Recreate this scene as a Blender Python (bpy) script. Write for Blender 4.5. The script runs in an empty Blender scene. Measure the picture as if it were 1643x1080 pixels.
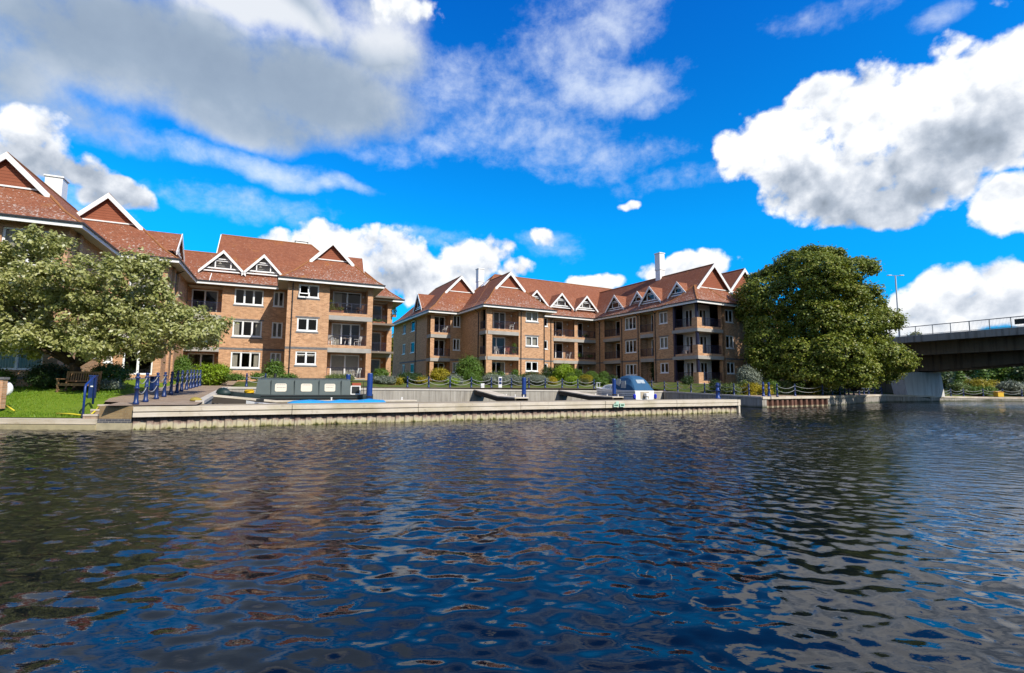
import bpy, math, random
import numpy as np
from mathutils import Vector, Matrix
R = math.radians
PI = math.pi
scene = bpy.context.scene
COL = scene.collection
rng = np.random.default_rng(7)
random.seed(7)

# ------------------------------------------------------------------ camera
FPX = 783.0; PITCH = math.atan(76 / FPX); ROLL = 0.0067; CAMH = 1.9
cam_d = bpy.data.cameras.new("camera"); cam = bpy.data.objects.new("camera", cam_d); COL.objects.link(cam)
cam_d.sensor_width = 36.0; cam_d.lens = 36.0 * FPX / 1643.0
cam_d.clip_start = 0.05; cam_d.clip_end = 5000
cam.matrix_world = Matrix.Translation((0, 0, CAMH)) @ Matrix.Rotation(PI / 2 + PITCH, 4, 'X') @ Matrix.Rotation(ROLL, 4, 'Z')
scene.camera = cam

# ------------------------------------------------------------------ view
scene.view_settings.view_transform = 'Standard'; scene.view_settings.look = 'None'
scene.view_settings.exposure = 0.16; scene.view_settings.gamma = 1.0
scene.cycles.max_bounces = 6; scene.cycles.diffuse_bounces = 2; scene.cycles.glossy_bounces = 3
scene.cycles.transparent_max_bounces = 8; scene.cycles.transmission_bounces = 3
scene.cycles.caustics_reflective = False; scene.cycles.caustics_refractive = False

# ------------------------------------------------------------------ sun
SUN_AZ = R(46); SUN_EL = R(40)          # azimuth measured from -Y towards +X
sdir = Vector((math.sin(SUN_AZ) * math.cos(SUN_EL), -math.cos(SUN_AZ) * math.cos(SUN_EL), math.sin(SUN_EL)))
sun_d = bpy.data.lights.new("sun", 'SUN'); sun_d.energy = 5.0; sun_d.angle = R(0.5); sun_d.color = (1, .94, .84)
sun = bpy.data.objects.new("sun", sun_d); COL.objects.link(sun)
sun.rotation_euler = sdir.to_track_quat('Z', 'Y').to_euler()

# ------------------------------------------------------------------ node helper
class NT:
    def __init__(s, tree): s.t = tree
    def n(s, typ, ins=None, **kw):
        nd = s.t.nodes.new(typ)
        for k, v in kw.items(): setattr(nd, k, v)
        for k, v in (ins or {}).items(): s.set(nd, k, v)
        return nd
    def set(s, nd, k, v):
        sk = nd.inputs[k]
        if hasattr(v, 'is_output') or isinstance(v, bpy.types.NodeSocket): s.t.links.new(v, sk)
        else:
            if isinstance(v, tuple) and len(v) == 3 and sk.type == 'RGBA': v = (*v, 1)
            sk.default_value = v
    def m(s, op, a, b=None, c=None, clamp=False):
        nd = s.t.nodes.new('ShaderNodeMath'); nd.operation = op; nd.use_clamp = clamp
        for i, x in enumerate((a, b, c)):
            if x is not None: s.set(nd, i, x)
        return nd.outputs[0]
    def vm(s, op, a, b=None, out=0):
        nd = s.t.nodes.new('ShaderNodeVectorMath'); nd.operation = op
        s.set(nd, 0, a)
        if b is not None:
            s.set(nd, 'Scale' if op == 'SCALE' else 1, b)
        return nd.outputs[out]
    def mix(s, f, a, b, typ='MIX'):
        nd = s.t.nodes.new('ShaderNodeMix'); nd.data_type = 'RGBA'; nd.blend_type = typ
        s.set(nd, 0, f); s.set(nd, 6, a); s.set(nd, 7, b)
        return nd.outputs[2]
    def noise(s, vec, scale, det=4, rough=.55, out=0, dist=0):
        nd = s.n('ShaderNodeTexNoise', {'Scale': scale, 'Detail': det, 'Roughness': rough, 'Distortion': dist})
        if vec is not None: s.set(nd, 'Vector', vec)
        return nd.outputs[out]
    def ramp(s, f, pts, interp='LINEAR'):
        nd = s.t.nodes.new('ShaderNodeValToRGB'); cr = nd.color_ramp; cr.interpolation = interp
        while len(cr.elements) < len(pts): cr.elements.new(.5)
        for e, (p, c) in zip(cr.elements, pts):
            e.position = p; e.color = (*c, 1) if isinstance(c, tuple) else (c, c, c, 1)
        s.set(nd, 0, f)
        return nd.outputs[0]
    def mr(s, f, a, b, c=0., d=1., typ='LINEAR'):
        nd = s.n('ShaderNodeMapRange', {0: f, 1: a, 2: b, 3: c, 4: d}, interpolation_type=typ)
        return nd.outputs[0]

def pix_dir(u, v):
    x = (u - 821.5) / FPX; y = (540 - v) / FPX
    c, s = math.cos(ROLL), math.sin(ROLL); x, y = c * x - s * y, s * x + c * y
    cp, sp = math.cos(PITCH), math.sin(PITCH)
    return Vector((x, cp - sp * y, sp + cp * y)).normalized()
def pix_ae(u, v):
    d = pix_dir(u, v); return math.atan2(d.x, d.y), math.asin(d.z)

# ------------------------------------------------------------------ world: Nishita sky and clouds by direction
w = bpy.data.worlds.new("World"); scene.world = w; w.use_nodes = True
w.node_tree.nodes.clear(); T = NT(w.node_tree)
sky = T.n('ShaderNodeTexSky', sky_type='NISHITA', sun_disc=False, sun_elevation=SUN_EL, sun_rotation=PI - SUN_AZ,
          altitude=50, air_density=1.0, dust_density=.35, ozone_density=2.2)
dirv = T.n('ShaderNodeTexCoord').outputs['Generated']
sx = T.n('ShaderNodeSeparateXYZ', {0: dirv})
az = T.m('ARCTAN2', sx.outputs[0], sx.outputs[1]); el = T.m('ARCSINE', sx.outputs[2])
q0 = T.n('ShaderNodeCombineXYZ', {0: az, 1: el, 2: 0.0}).outputs[0]
wn = T.n('ShaderNodeTexNoise', {'Vector': dirv, 'Scale': 5.5, 'Detail': 3, 'Roughness': .55})
q = T.vm('ADD', q0, T.vm('MULTIPLY', T.vm('SUBTRACT', wn.outputs[1], (.5, .5, .5)), (.13, .085, 0)))
CUM = [(1390,200,150,105,1),(1250,235,105,85,1),(1530,170,140,120,1),(1640,140,140,120,1),(1580,230,130,70,1),(1500,250,130,70,1),(1350,290,190,72,1),(1480,305,150,66,1),
       (1185,250,55,60,.9),(1440,335,150,42,.9),(1300,160,70,50,.8),(1510,75,60,45,.8),
       (1640,330,85,60,.9),(1510,465,95,50,1),(1620,460,110,55,1),(1440,500,50,38,.8),(1560,510,150,40,.9),
       (530,395,110,50,1),(640,420,120,56,1),(755,415,80,52,1),(600,455,230,55,1),(440,385,60,26,.8),(800,440,40,36,.8),
       (868,388,26,20,.55),(955,447,52,20,.9),(1125,420,100,32,.9),(1060,432,60,22,.8),(1018,327,27,12,.75),
       (70,225,95,48,.9),(90,275,130,45,.8),(215,320,65,28,.85),(150,330,70,30,.7),
       (640,10,80,50,.85),
       (1650,-120,200,140,.7),(1850,250,150,180,1),(-150,330,160,100,1),(2100,430,260,60,1)]
THIN = [(985,135,120,50,.95),(930,70,110,80,.6),(1000,25,75,55,.75),(1050,160,60,25,.6),(850,170,130,60,.42),(740,140,120,60,.5),(830,220,170,50,.5),(950,250,150,36,.5),
        (330,245,110,26,.7),(410,268,120,26,.85),(490,295,110,20,.8),(560,310,60,12,.6),(690,230,70,26,.5),(620,250,80,24,.45),(80,330,180,40,.5),
        (880,400,60,25,.5),(700,380,60,16,.4),(1500,20,60,30,.6),(1320,25,90,26,.3),(400,330,150,26,.42),(1080,290,80,20,.3)]
GREY = [(430,15,220,60,1.0),(610,20,100,55,.9),(300,105,330,105,1.1),(500,150,200,85,1.1),(150,75,260,110,1.0),(20,120,170,100,.75),(400,190,230,48,.9),(600,70,110,90,.9),(120,200,150,40,.4)]
LITE = [(430,35,130,45,1.0),(590,45,130,65,1.0),(330,10,120,30,.5)]
SHD = [(1420,310,200,75,1.1),(1540,250,150,75,.9),(1310,285,110,50,.6),(1600,200,90,60,.5),
       (620,455,200,42,.5),(560,140,120,60,.5),(110,285,140,44,.8),(220,335,80,20,.5),(1520,500,130,30,.5),(1120,440,80,16,.4),(1600,500,90,24,.5)]
def blobs(qq, lst, smooth=.12):
    cur = None
    for (u, v, ru, rv, wt) in lst:
        a, e = pix_ae(u, v)
        a2, _ = pix_ae(u + ru * .5, v); a1, _ = pix_ae(u - ru * .5, v)
        _, e2 = pix_ae(u, v - rv * .5); _, e1 = pix_ae(u, v + rv * .5)
        ra, re = max(abs(a2 - a1), .01), max(abs(e2 - e1), .008)
        nd = T.t.nodes.new('ShaderNodeVectorMath'); nd.operation = 'MULTIPLY_ADD'; T.set(nd, 0, qq); nd.inputs[1].default_value = (1 / ra, 1 / re, 0); nd.inputs[2].default_value = (-a / ra, -e / re, 0)
        dv = nd.outputs[0]
        x = T.m('MULTIPLY_ADD', T.vm('DOT_PRODUCT', dv, dv, out=1), -wt, wt)
        cur = x if cur is None else T.m('SMOOTH_MAX', cur, x, smooth)
    return cur
def cloud_density(shift):
    qq = T.vm('ADD', q, shift) if shift else q
    dd = T.vm('ADD', dirv, (shift[0] * .7, 0, shift[1])) if shift else dirv
    b = CB if not shift else T.m('MULTIPLY_ADD', CB, 1.0, -.10)
    n1 = T.noise(dd, 9.0, 6, .6)
    vo = T.n('ShaderNodeTexVoronoi', {'Vector': T.vm('ADD', dd, T.vm('MULTIPLY', T.vm('SUBTRACT', wn.outputs[1], (.5, .5, .5)), (.1, .1, .1))), 'Scale': 17.0, 'Detail': 2.0, 'Roughness': .55}, feature='SMOOTH_F1')
    puff = T.m('SUBTRACT', .45, vo.outputs[0])
    d = T.m('MULTIPLY_ADD', T.m('SUBTRACT', n1, .5), 2.3, b)
    return T.m('MULTIPLY_ADD', puff, .75, d)
CB = T.m('MAXIMUM', blobs(q, CUM), -2.0)
D0 = cloud_density(None); D1 = cloud_density((.006, .026, 0))
alpha = T.mr(D0, -.02, .34, typ='SMOOTHSTEP')
sh = blobs(q, SHD, .2)
shade = T.mr(sh, -.35, .8, typ='SMOOTHSTEP')
lit = T.m('MULTIPLY_ADD', T.m('SUBTRACT', D0, D1), .66, .76)
lit = T.m('MULTIPLY_ADD', shade, -.43, lit)
lit = T.m('MULTIPLY_ADD', T.m('SUBTRACT', T.noise(dirv, 6, 5, .6), .5), .42, lit, clamp=True)
ccol = T.vm('SCALE', T.ramp(lit, [(0, (.26, .31, .38)), (.28, (.38, .44, .53)), (.55, (.62, .67, .75)), (.8, (.93, .95, .98)), (1, (1., 1., 1.))]), 10.0)
th = blobs(q, THIN, .2)
streak = T.m('MULTIPLY_ADD', T.m('SUBTRACT', T.noise(dirv, 46, 4, .6), .5), .55, T.noise(T.vm('MULTIPLY', dirv, (1., 1., 1.7)), 13, 6, .66, dist=.25))
thin = T.m('MULTIPLY', T.mr(T.m('MULTIPLY_ADD', T.m('SUBTRACT', streak, .5), 1.45, th), -.15, 1.35, typ='SMOOTHSTEP'), .74)
skyc = T.vm('MULTIPLY', T.vm('MULTIPLY', sky.outputs[0], (.02, 1.22, 2.05)), T.ramp(T.mr(el, .0, .8), [(0, (1., .34, .42)), (.08, (1., .55, .64)), (.2, (1., .90, .98)), (.38, (1., 1.06, 1.06)), (1, (1., .70, 1.10))]))
c1 = T.mix(thin, skyc, (8.3, 9.0, 9.8))
gb = blobs(q, GREY, .25)
gn = T.noise(dirv, 3.2, 4, .58); gn2 = T.noise(dirv, 11, 6, .62)
ga = T.m('MULTIPLY', T.mr(T.m('MULTIPLY_ADD', T.m('SUBTRACT', gn2, .5), 1.5, T.m('MULTIPLY_ADD', T.m('SUBTRACT', gn, .5), 1.1, gb)), -.12, .85, typ='SMOOTHSTEP'), .92)
gl = T.m('MAXIMUM', blobs(q, LITE, .2), 0.0)
gcol = T.ramp(T.m('MULTIPLY_ADD', gl, .75, T.m('MULTIPLY_ADD', T.m('SUBTRACT', gn2, .5), .5, T.m('MULTIPLY_ADD', gb, -.42, T.m('MULTIPLY_ADD', T.m('SUBTRACT', gn, .5), .9, .70)))), [(0, (.27, .34, .43)), (.35, (.36, .44, .53)), (.65, (.55, .62, .70)), (1, (.84, .87, .90))])
c1 = T.mix(ga, c1, T.vm('SCALE', gcol, 9.5))
c2 = T.mix(alpha, c1, ccol)
# unseen broken cloud, added behind the camera to whiten the ambient light
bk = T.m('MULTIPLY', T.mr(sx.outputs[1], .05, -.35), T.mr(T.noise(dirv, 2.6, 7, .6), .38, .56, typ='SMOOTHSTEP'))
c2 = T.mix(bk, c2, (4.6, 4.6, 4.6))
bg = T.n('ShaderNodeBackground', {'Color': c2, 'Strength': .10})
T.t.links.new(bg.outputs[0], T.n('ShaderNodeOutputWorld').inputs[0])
w.cycles.sampling_method = 'MANUAL'; w.cycles.sample_map_resolution = 512

# ------------------------------------------------------------------ tags
def tag(o, label=None, cat=None, group=None, kind=None):
    if label: o['label'] = label
    if cat: o['category'] = cat
    if group: o['group'] = group
    if kind: o['kind'] = kind
    return o
OFF = {}
def empty(name, loc=(0, 0, 0), rz=0.0, off=(0, 0, 0)):
    """Empty at a thing's base. off: the same point in the coordinates its parts are built in."""
    o = bpy.data.objects.new(name, None); COL.objects.link(o)
    o.location = loc; o.rotation_euler = (0, 0, rz); o.empty_display_size = .3
    OFF[o.name] = Vector(off)
    return o
def framed(name, ang, off):
    a = R(ang); c, s = math.cos(a), math.sin(a)
    return empty(name, (off[0] * c - off[1] * s, off[0] * s + off[1] * c, off[2]), a, off)

# ------------------------------------------------------------------ mesh builder
class MB:
    def __init__(s): s.v = []; s.f = []; s.mi = []
    def poly(s, pts, m=0):
        i = len(s.v); s.v += [tuple(p) for p in pts]; s.f.append(tuple(range(i, i + len(pts)))); s.mi.append(m)
    def obox(s, o, a, b, c, m=0):
        o, a, b, c = Vector(o), Vector(a), Vector(b), Vector(c)
        P = [o, o + a, o + a + b, o + b, o + c, o + a + c, o + a + b + c, o + b + c]
        i = len(s.v); s.v += [tuple(p) for p in P]
        if a.cross(b).dot(c) >= 0: fs = ((3, 2, 1, 0), (4, 5, 6, 7), (0, 1, 5, 4), (1, 2, 6, 5), (2, 3, 7, 6), (3, 0, 4, 7))
        else: fs = ((0, 1, 2, 3), (7, 6, 5, 4), (4, 5, 1, 0), (5, 6, 2, 1), (6, 7, 3, 2), (7, 4, 0, 3))
        for f in fs: s.f.append(tuple(i + k for k in f)); s.mi.append(m)
    def box(s, x0, x1, y0, y1, z0, z1, m=0):
        s.obox((x0, y0, z0), (x1 - x0, 0, 0), (0, y1 - y0, 0), (0, 0, z1 - z0), m)
    def bar(s, p, q, r=.02, m=0, n=4):
        s.tube([p, q], [r, r], n, m)
    def tube(s, path, rad, n=6, m=0, cap=True):
        path = [Vector(p) for p in path]
        if not hasattr(rad, '__len__'): rad = [rad] * len(path)
        i0 = len(s.v); ref = None
        for k, p in enumerate(path):
            d = (path[min(k + 1, len(path) - 1)] - path[max(k - 1, 0)]).normalized()
            if ref is None:
                ref = Vector((1, 0, 0)) if abs(d.x) < .8 else Vector((0, 1, 0))
            x = (ref - d * ref.dot(d)).normalized(); ref = x; y = d.cross(x)
            for j in range(n):
                a = 2 * PI * (j + .5) / n
                s.v.append(tuple(p + (x * math.cos(a) + y * math.sin(a)) * rad[k]))
        for k in range(len(path) - 1):
            for j in range(n):
                a, b = i0 + k * n + j, i0 + k * n + (j + 1) % n
                s.f.append((a, b, b + n, a + n)); s.mi.append(m)
        if cap:
            s.f.append(tuple(i0 + j for j in reversed(range(n)))); s.mi.append(m)
            s.f.append(tuple(i0 + (len(path) - 1) * n + j for j in range(n))); s.mi.append(m)
    def lathe(s, prof, c=(0, 0, 0), n=12, m=0):
        s.tube_prof([(Vector(c) + Vector((0, 0, z)), r) for z, r in prof], n, m)
    def tube_prof(s, pr, n, m):
        i0 = len(s.v)
        for p, r in pr:
            for j in range(n):
                a = 2 * PI * j / n; s.v.append((p[0] + r * math.cos(a), p[1] + r * math.sin(a), p[2]))
        for k in range(len(pr) - 1):
            for j in range(n):
                a, b = i0 + k * n + j, i0 + k * n + (j + 1) % n
                s.f.append((a, b, b + n, a + n)); s.mi.append(m)
        s.f.append(tuple(i0 + j for j in reversed(range(n)))); s.mi.append(m)
        s.f.append(tuple(i0 + (len(pr) - 1) * n + j for j in range(n))); s.mi.append(m)
    def prism(s, pts, vec, m=0):
        pts = [Vector(p) for p in pts]; vec = Vector(vec); n = len(pts)
        s.poly(pts[::-1], m); s.poly([p + vec for p in pts], m)
        for k in range(n):
            a, b = pts[k], pts[(k + 1) % n]; s.poly([a, b, b + vec, a + vec], m)
    def build(s, name, mats, parent=None, smooth=False, uv=True, bevel=0):
        me = bpy.data.meshes.new(name)
        me.from_pydata(s.v, [], s.f)
        mats = mats if isinstance(mats, (list, tuple)) else [mats]
        for mm in mats: me.materials.append(mm)
        if len(mats) > 1: me.polygons.foreach_set('material_index', s.mi)
        if smooth: me.polygons.foreach_set('use_smooth', [True] * len(s.f))
        if uv and s.f:
            ul = me.uv_layers.new(name='uv'); buf = np.zeros(len(me.loops) * 2)
            for p in me.polygons:
                n = p.normal
                if abs(n.z) > .95: t = Vector((1, 0, 0)); b = Vector((0, 1, 0))
                else:
                    t = Vector((-n.y, n.x, 0)).normalized(); b = n.cross(t)
                for li in p.loop_indices:
                    co = me.vertices[me.loops[li].vertex_index].co
                    buf[2 * li] = co.dot(t); buf[2 * li + 1] = co.dot(b)
            ul.data.foreach_set('uv', buf)
        me.update()
        o = bpy.data.objects.new(name, me); COL.objects.link(o)
        if parent is not None:
            o.parent = parent
            o.location = -OFF.get(parent.name, Vector((0, 0, 0)))
        if parent is None or parent.name not in OFF: OFF[o.name] = Vector((0, 0, 0))
        else: OFF[o.name] = Vector((0, 0, 0))
        if bevel:
            bm = o.modifiers.new('bevel', 'BEVEL'); bm.width = bevel; bm.segments = 2; bm.limit_method = 'ANGLE'
        return o
def np_mesh(name, verts, faces, mat, parent=None, smooth=False):
    """verts (N,3) array, faces (M,k) array"""
    me = bpy.data.meshes.new(name); k = faces.shape[1]
    me.vertices.add(len(verts)); me.vertices.foreach_set('co', np.ascontiguousarray(verts, dtype=np.float32).ravel())
    me.loops.add(faces.size); me.loops.foreach_set('vertex_index', np.ascontiguousarray(faces, dtype=np.int32).ravel())
    me.polygons.add(len(faces)); me.polygons.foreach_set('loop_start', np.arange(0, faces.size, k, dtype=np.int32))
    me.polygons.foreach_set('loop_total', np.full(len(faces), k, dtype=np.int32))
    if smooth: me.polygons.foreach_set('use_smooth', np.ones(len(faces), dtype=bool))
    me.materials.append(mat); me.update(calc_edges=True); me.validate()
    o = bpy.data.objects.new(name, me); COL.objects.link(o)
    if parent is not None:
        o.parent = parent; o.location = -OFF.get(parent.name, Vector((0, 0, 0)))
    OFF[o.name] = Vector((0, 0, 0))
    return o

# ------------------------------------------------------------------ materials
def material(name, fn):
    m = bpy.data.materials.new(name); m.use_nodes = True; m.node_tree.nodes.clear()
    t = NT(m.node_tree); out = t.n('ShaderNodeOutputMaterial')
    t.t.links.new(fn(t), out.inputs[0])
    return m
def pbsdf(t, col, rough=.6, spec=.4, bump=None, bd=.02, bs=1.0, **kw):
    ins = {'Base Color': col, 'Roughness': rough, 'Specular IOR Level': spec}; ins.update(kw)
    b = t.n('ShaderNodeBsdfPrincipled', ins)
    if bump is not None:
        bn = t.n('ShaderNodeBump', {'Height': bump, 'Distance': bd, 'Strength': bs}); t.t.links.new(bn.outputs[0], b.inputs['Normal'])
    return b.outputs[0]
def uvof(t): return t.n('ShaderNodeTexCoord').outputs['UV']
def objc(t): return t.n('ShaderNodeTexCoord').outputs['Object']
def plain(name, col, rough=.5, spec=.4, var=.12, scale=3.0, metal=0.0, bump=0.0):
    def fn(t):
        n = t.noise(objc(t), scale, 5, .6)
        c = t.mix(n, tuple(x * (1 - var * 1.6) for x in col), tuple(min(x * (1 + var * 1.6), 1) for x in col))
        return pbsdf(t, c, t.mr(n, .3, .7, rough * .85, min(rough * 1.15, 1)), spec, bump=(t.noise(objc(t), scale * 8, 4) if bump else None), bd=bump or .01, Metallic=metal)
    return material(name, fn)
def brick_mat(name, ca, cb, mortar, sc=1.0):
    def fn(t):
        uv = uvof(t)
        br = t.n('ShaderNodeTexBrick', {'Vector': uv, 'Color1': (0, 0, 0), 'Color2': (1, 1, 1), 'Mortar': (.5, .5, .5), 'Scale': 1.0, 'Mortar Size': .006, 'Brick Width': .225 * sc, 'Row Height': .075 * sc, 'Bias': 0.0})
        big = t.noise(objc(t), .35, 5, .6); fine = t.noise(objc(t), 3.5, 4, .6)
        c = t.mix(br.outputs[0], ca, cb)
        c = t.mix(t.mr(big, .35, .68, 0, .7), c, tuple(x * .66 for x in ca))
        c = t.mix(t.mr(fine, .5, .75, 0, .3), c, tuple(min(x * 1.35, 1) for x in ca))
        st = t.noise(t.vm('MULTIPLY', objc(t), (1.6, 1.6, .12)), 1.5, 4, .6)
        c = t.mix(t.mr(st, .56, .8, 0, .35), c, tuple(x * .5 for x in cb))
        c = t.mix(br.outputs[1], c, mortar)
        return pbsdf(t, c, .85, .2, bump=t.m('SUBTRACT', 1.0, br.outputs[1]), bd=.006)
    return material(name, fn)
BRICK = brick_mat('buff_brick', (.68, .385, .21), (.38, .19, .095), (.58, .46, .34), 1.25)
BRICK_RED = brick_mat('red_brick', (.36, .115, .06), (.24, .075, .04), (.30, .2, .14))
BRICK_GREY = brick_mat('grey_brick', (.19, .185, .19), (.10, .10, .11), (.3, .29, .27))
def roof_fn(t):
    uv = uvof(t); oc = objc(t)
    br = t.n('ShaderNodeTexBrick', {'Vector': uv, 'Color1': (0, 0, 0), 'Color2': (1, 1, 1), 'Mortar': (0, 0, 0), 'Scale': 1.0, 'Mortar Size': .012, 'Brick Width': .2, 'Row Height': .16})
    c = t.mix(br.outputs[0], (.225, .080, .040), (.33, .128, .068))
    big = t.noise(oc, .3, 5, .62)
    c = t.mix(t.mr(big, .38, .7, 0, .55), c, (.21, .072, .040))
    z = t.n('ShaderNodeSeparateXYZ', {0: t.n('ShaderNodeNewGeometry').outputs['Position']}).outputs[2]
    low = t.mr(z, 11.2, 14.6, 1.0, 0.0)
    sp = t.noise(oc, 1.3, 3, .6); s1 = t.noise(oc, 6.5, 2.5, .55); s2 = t.noise(oc, 12.0, 2, .5)
    thr = t.m('MULTIPLY_ADD', t.m('SUBTRACT', sp, .5), -.22, t.mr(low, 0, 1, .70, .575))
    spot = t.m('MULTIPLY', t.m('SMOOTH_MIN', t.mr(t.m('SUBTRACT', s1, thr), 0, .03), 1, .0), .8)
    spot2 = t.m('MULTIPLY', t.mr(t.m('SUBTRACT', s2, t.m('SUBTRACT', thr, .01)), 0, .03), .5)
    c = t.mix(spot2, c, (.34, .265, .215))
    c = t.mix(spot, c, (.52, .43, .37))
    dark = t.mr(t.noise(oc, 1.1, 5, .65), .52, .72, 0, .5)
    c = t.mix(t.m('MULTIPLY', dark, low), c, (.11, .065, .04))
    org = t.m('MULTIPLY', t.mr(t.noise(oc, .55, 4, .6), .60, .74, 0, .75), t.mr(t.noise(oc, 5, 3, .6), .4, .6))
    c = t.mix(org, c, (.42, .17, .03))
    saw = t.m('FRACT', t.m('MULTIPLY', t.n('ShaderNodeSeparateXYZ', {0: uv}).outputs[1], 1 / .16))
    return pbsdf(t, c, .85, .2, bump=t.m('MULTIPLY', t.m('SUBTRACT', 1., saw), t.m('SUBTRACT', 1.0, t.m('MULTIPLY', br.outputs[1], .5))), bd=.025)
ROOF = material('clay_roof_tiles', roof_fn)
def hung_fn(t):
    uv = uvof(t)
    saw = t.m('FRACT', t.m('MULTIPLY', t.n('ShaderNodeSeparateXYZ', {0: uv}).outputs[1], 1 / .2))
    c = t.mix(t.noise(objc(t), 2.5, 4), (.27, .085, .045), (.36, .125, .07))
    c = t.mix(t.mr(saw, .0, .22, .75, 0), c, (.07, .02, .012))
    return pbsdf(t, c, .8, .2, bump=saw, bd=.02)
HUNG = material('hung_tiles', hung_fn)
RIDGE = plain('ridge_tiles', (.30, .13, .05), .85, .2, .35, 2.5)
WHITE = plain('white_paint', (.80, .79, .76), .45, .4, .05, 2)
UPVC = plain('white_window_frame', (.82, .82, .81), .35, .5, .03, 2)
SOFFIT = plain('soffit_board', (.50, .47, .42), .7, .2, .08, 1)
GUTTER = plain('black_gutter', (.025, .025, .028), .4, .5, .1, 2)
CONC = plain('grey_concrete_band', (.36, .34, .31), .85, .2, .2, 1.4, bump=.004)
RENDERW = plain('white_render', (.72, .71, .69), .8, .2, .06, 1)
RAILBLK = plain('dark_blue_metal', (.012, .016, .045), .4, .5, .1, 4)
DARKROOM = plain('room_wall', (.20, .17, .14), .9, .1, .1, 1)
CURT = plain('net_curtain', (.62, .60, .54), .9, .1, .1, 6)
BLUEP = plain('blue_gloss_paint', (.010, .030, .12), .38, .5, .25, 5)
PILEB = plain('blue_mooring_pile', (.008, .040, .20), .4, .5, .15, 3)
CHAINM = plain('pale_chain', (.33, .34, .33), .55, .4, .2, 20)
TEAK = plain('weathered_teak', (.30, .17, .085), .8, .2, .35, 4)
def glass_fn(t):
    lw = t.n('ShaderNodeFresnel', {'IOR': 1.52}).outputs[0]
    f = t.m('MINIMUM', t.m('MULTIPLY_ADD', lw, .75, .012), .15)
    mixn = t.n('ShaderNodeMixShader', {0: f})
    tr = t.n('ShaderNodeBsdfTransparent', {'Color': (.72, .71, .68)})
    gl = t.n('ShaderNodeBsdfGlossy', {'Color': (.85, .85, .85), 'Roughness': .015})
    nz = t.n('ShaderNodeBump', {'Height': t.noise(objc(t), .9, 2), 'Distance': .05, 'Strength': .12}); t.t.links.new(nz.outputs[0], gl.inputs['Normal'])
    t.t.links.new(tr.outputs[0], mixn.inputs[1]); t.t.links.new(gl.outputs[0], mixn.inputs[2])
    return mixn.outputs[0]
GLASS = material('window_glass', glass_fn)
def conc_fn(t):
    oc = objc(t)
    z = t.n('ShaderNodeSeparateXYZ', {0: t.n('ShaderNodeNewGeometry').outputs['Position']}).outputs[2]
    a = t.noise(oc, .7, 6, .65); st = t.noise(t.vm('MULTIPLY', oc, (2.2, 2.2, .14)), 2, 5, .65)
    c = t.mix(a, (.26, .235, .20), (.46, .43, .37)); c = t.mix(t.mr(st, .45, .7, 0, .8), c, (.17, .15, .13))
    c = t.mix(t.mr(st, .28, .40, .55, 0), c, (.60, .57, .52))
    c = t.mix(t.mr(t.m('MULTIPLY_ADD', t.m('SUBTRACT', a, .5), .5, z), .02, .22, .9, 0), c, (.05, .06, .03))
    return pbsdf(t, c, .9, .15, bump=t.noise(oc, 9, 5, .6), bd=.012)
WALLC = material('stained_concrete', conc_fn)
def sheet_fn(t):
    oc = objc(t)
    z = t.n('ShaderNodeSeparateXYZ', {0: t.n('ShaderNodeNewGeometry').outputs['Position']}).outputs[2]
    a = t.noise(t.vm('MULTIPLY', oc, (1.5, 1.5, .6)), 2.4, 6, .7); b = t.noise(t.vm('MULTIPLY', oc, (3, 3, .5)), 2.0, 4, .6)
    zz = t.m('MULTIPLY_ADD', t.m('SUBTRACT', a, .5), .58, z)
    c = t.ramp(t.mr(zz, -.05, .55), [(0, (.035, .045, .012)), (.10, (.16, .15, .05)), (.2, (.48, .43, .26)), (.42, (.50, .44, .32)), (.54, (.34, .25, .20)), (.68, (.14, .09, .075)), (1, (.06, .04, .036))])
    c = t.mix(t.mr(b, .5, .66, 0, .6), c, (.28, .20, .155))
    return pbsdf(t, c, .9, .15, bump=a, bd=.02)
SHEET = material('rusty_sheet_piling', sheet_fn)
def rust_fn(t):
    oc = objc(t); z = t.n('ShaderNodeSeparateXYZ', {0: t.n('ShaderNodeNewGeometry').outputs['Position']}).outputs[2]
    a = t.noise(t.vm('MULTIPLY', oc, (1.5, 1.5, .5)), 2.2, 6, .7)
    c = t.ramp(t.mr(t.m('MULTIPLY_ADD', t.m('SUBTRACT', a, .5), .25, z), -.05, .75), [(0, (.05, .05, .02)), (.10, (.42, .37, .24)), (.2, (.30, .22, .15)), (.3, (.14, .07, .05)), (.7, (.16, .085, .06)), (1, (.08, .05, .045))])
    return pbsdf(t, c, .9, .15, bump=a, bd=.02)
RUST = material('brown_rusted_piles', rust_fn)
def timber_fn(t):
    oc = objc(t)
    g = t.noise(t.vm('MULTIPLY', oc, (.35, 3, 6)), 3, 6, .7); a = t.noise(oc, .6, 5, .6)
    c = t.mix(g, (.46, .38, .29), (.76, .69, .58)); c = t.mix(t.mr(a, .42, .7, 0, .6), c, (.33, .27, .15))
    c = t.mix(t.mr(g, .62, .75, 0, .6), c, (.82, .77, .7))
    c = t.mix(t.mr(t.noise(t.vm('MULTIPLY', oc, (.5, 1, 2)), 1.1, 5, .65), .54, .72, 0, .3), c, (.40, .38, .20))
    c = t.mix(t.mr(t.noise(oc, 2.6, 5, .7), .58, .72, 0, .5), c, (.20, .16, .11))
    return pbsdf(t, c, .85, .2, bump=g, bd=.01)
TIMBER = material('weathered_timber', timber_fn)
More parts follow.
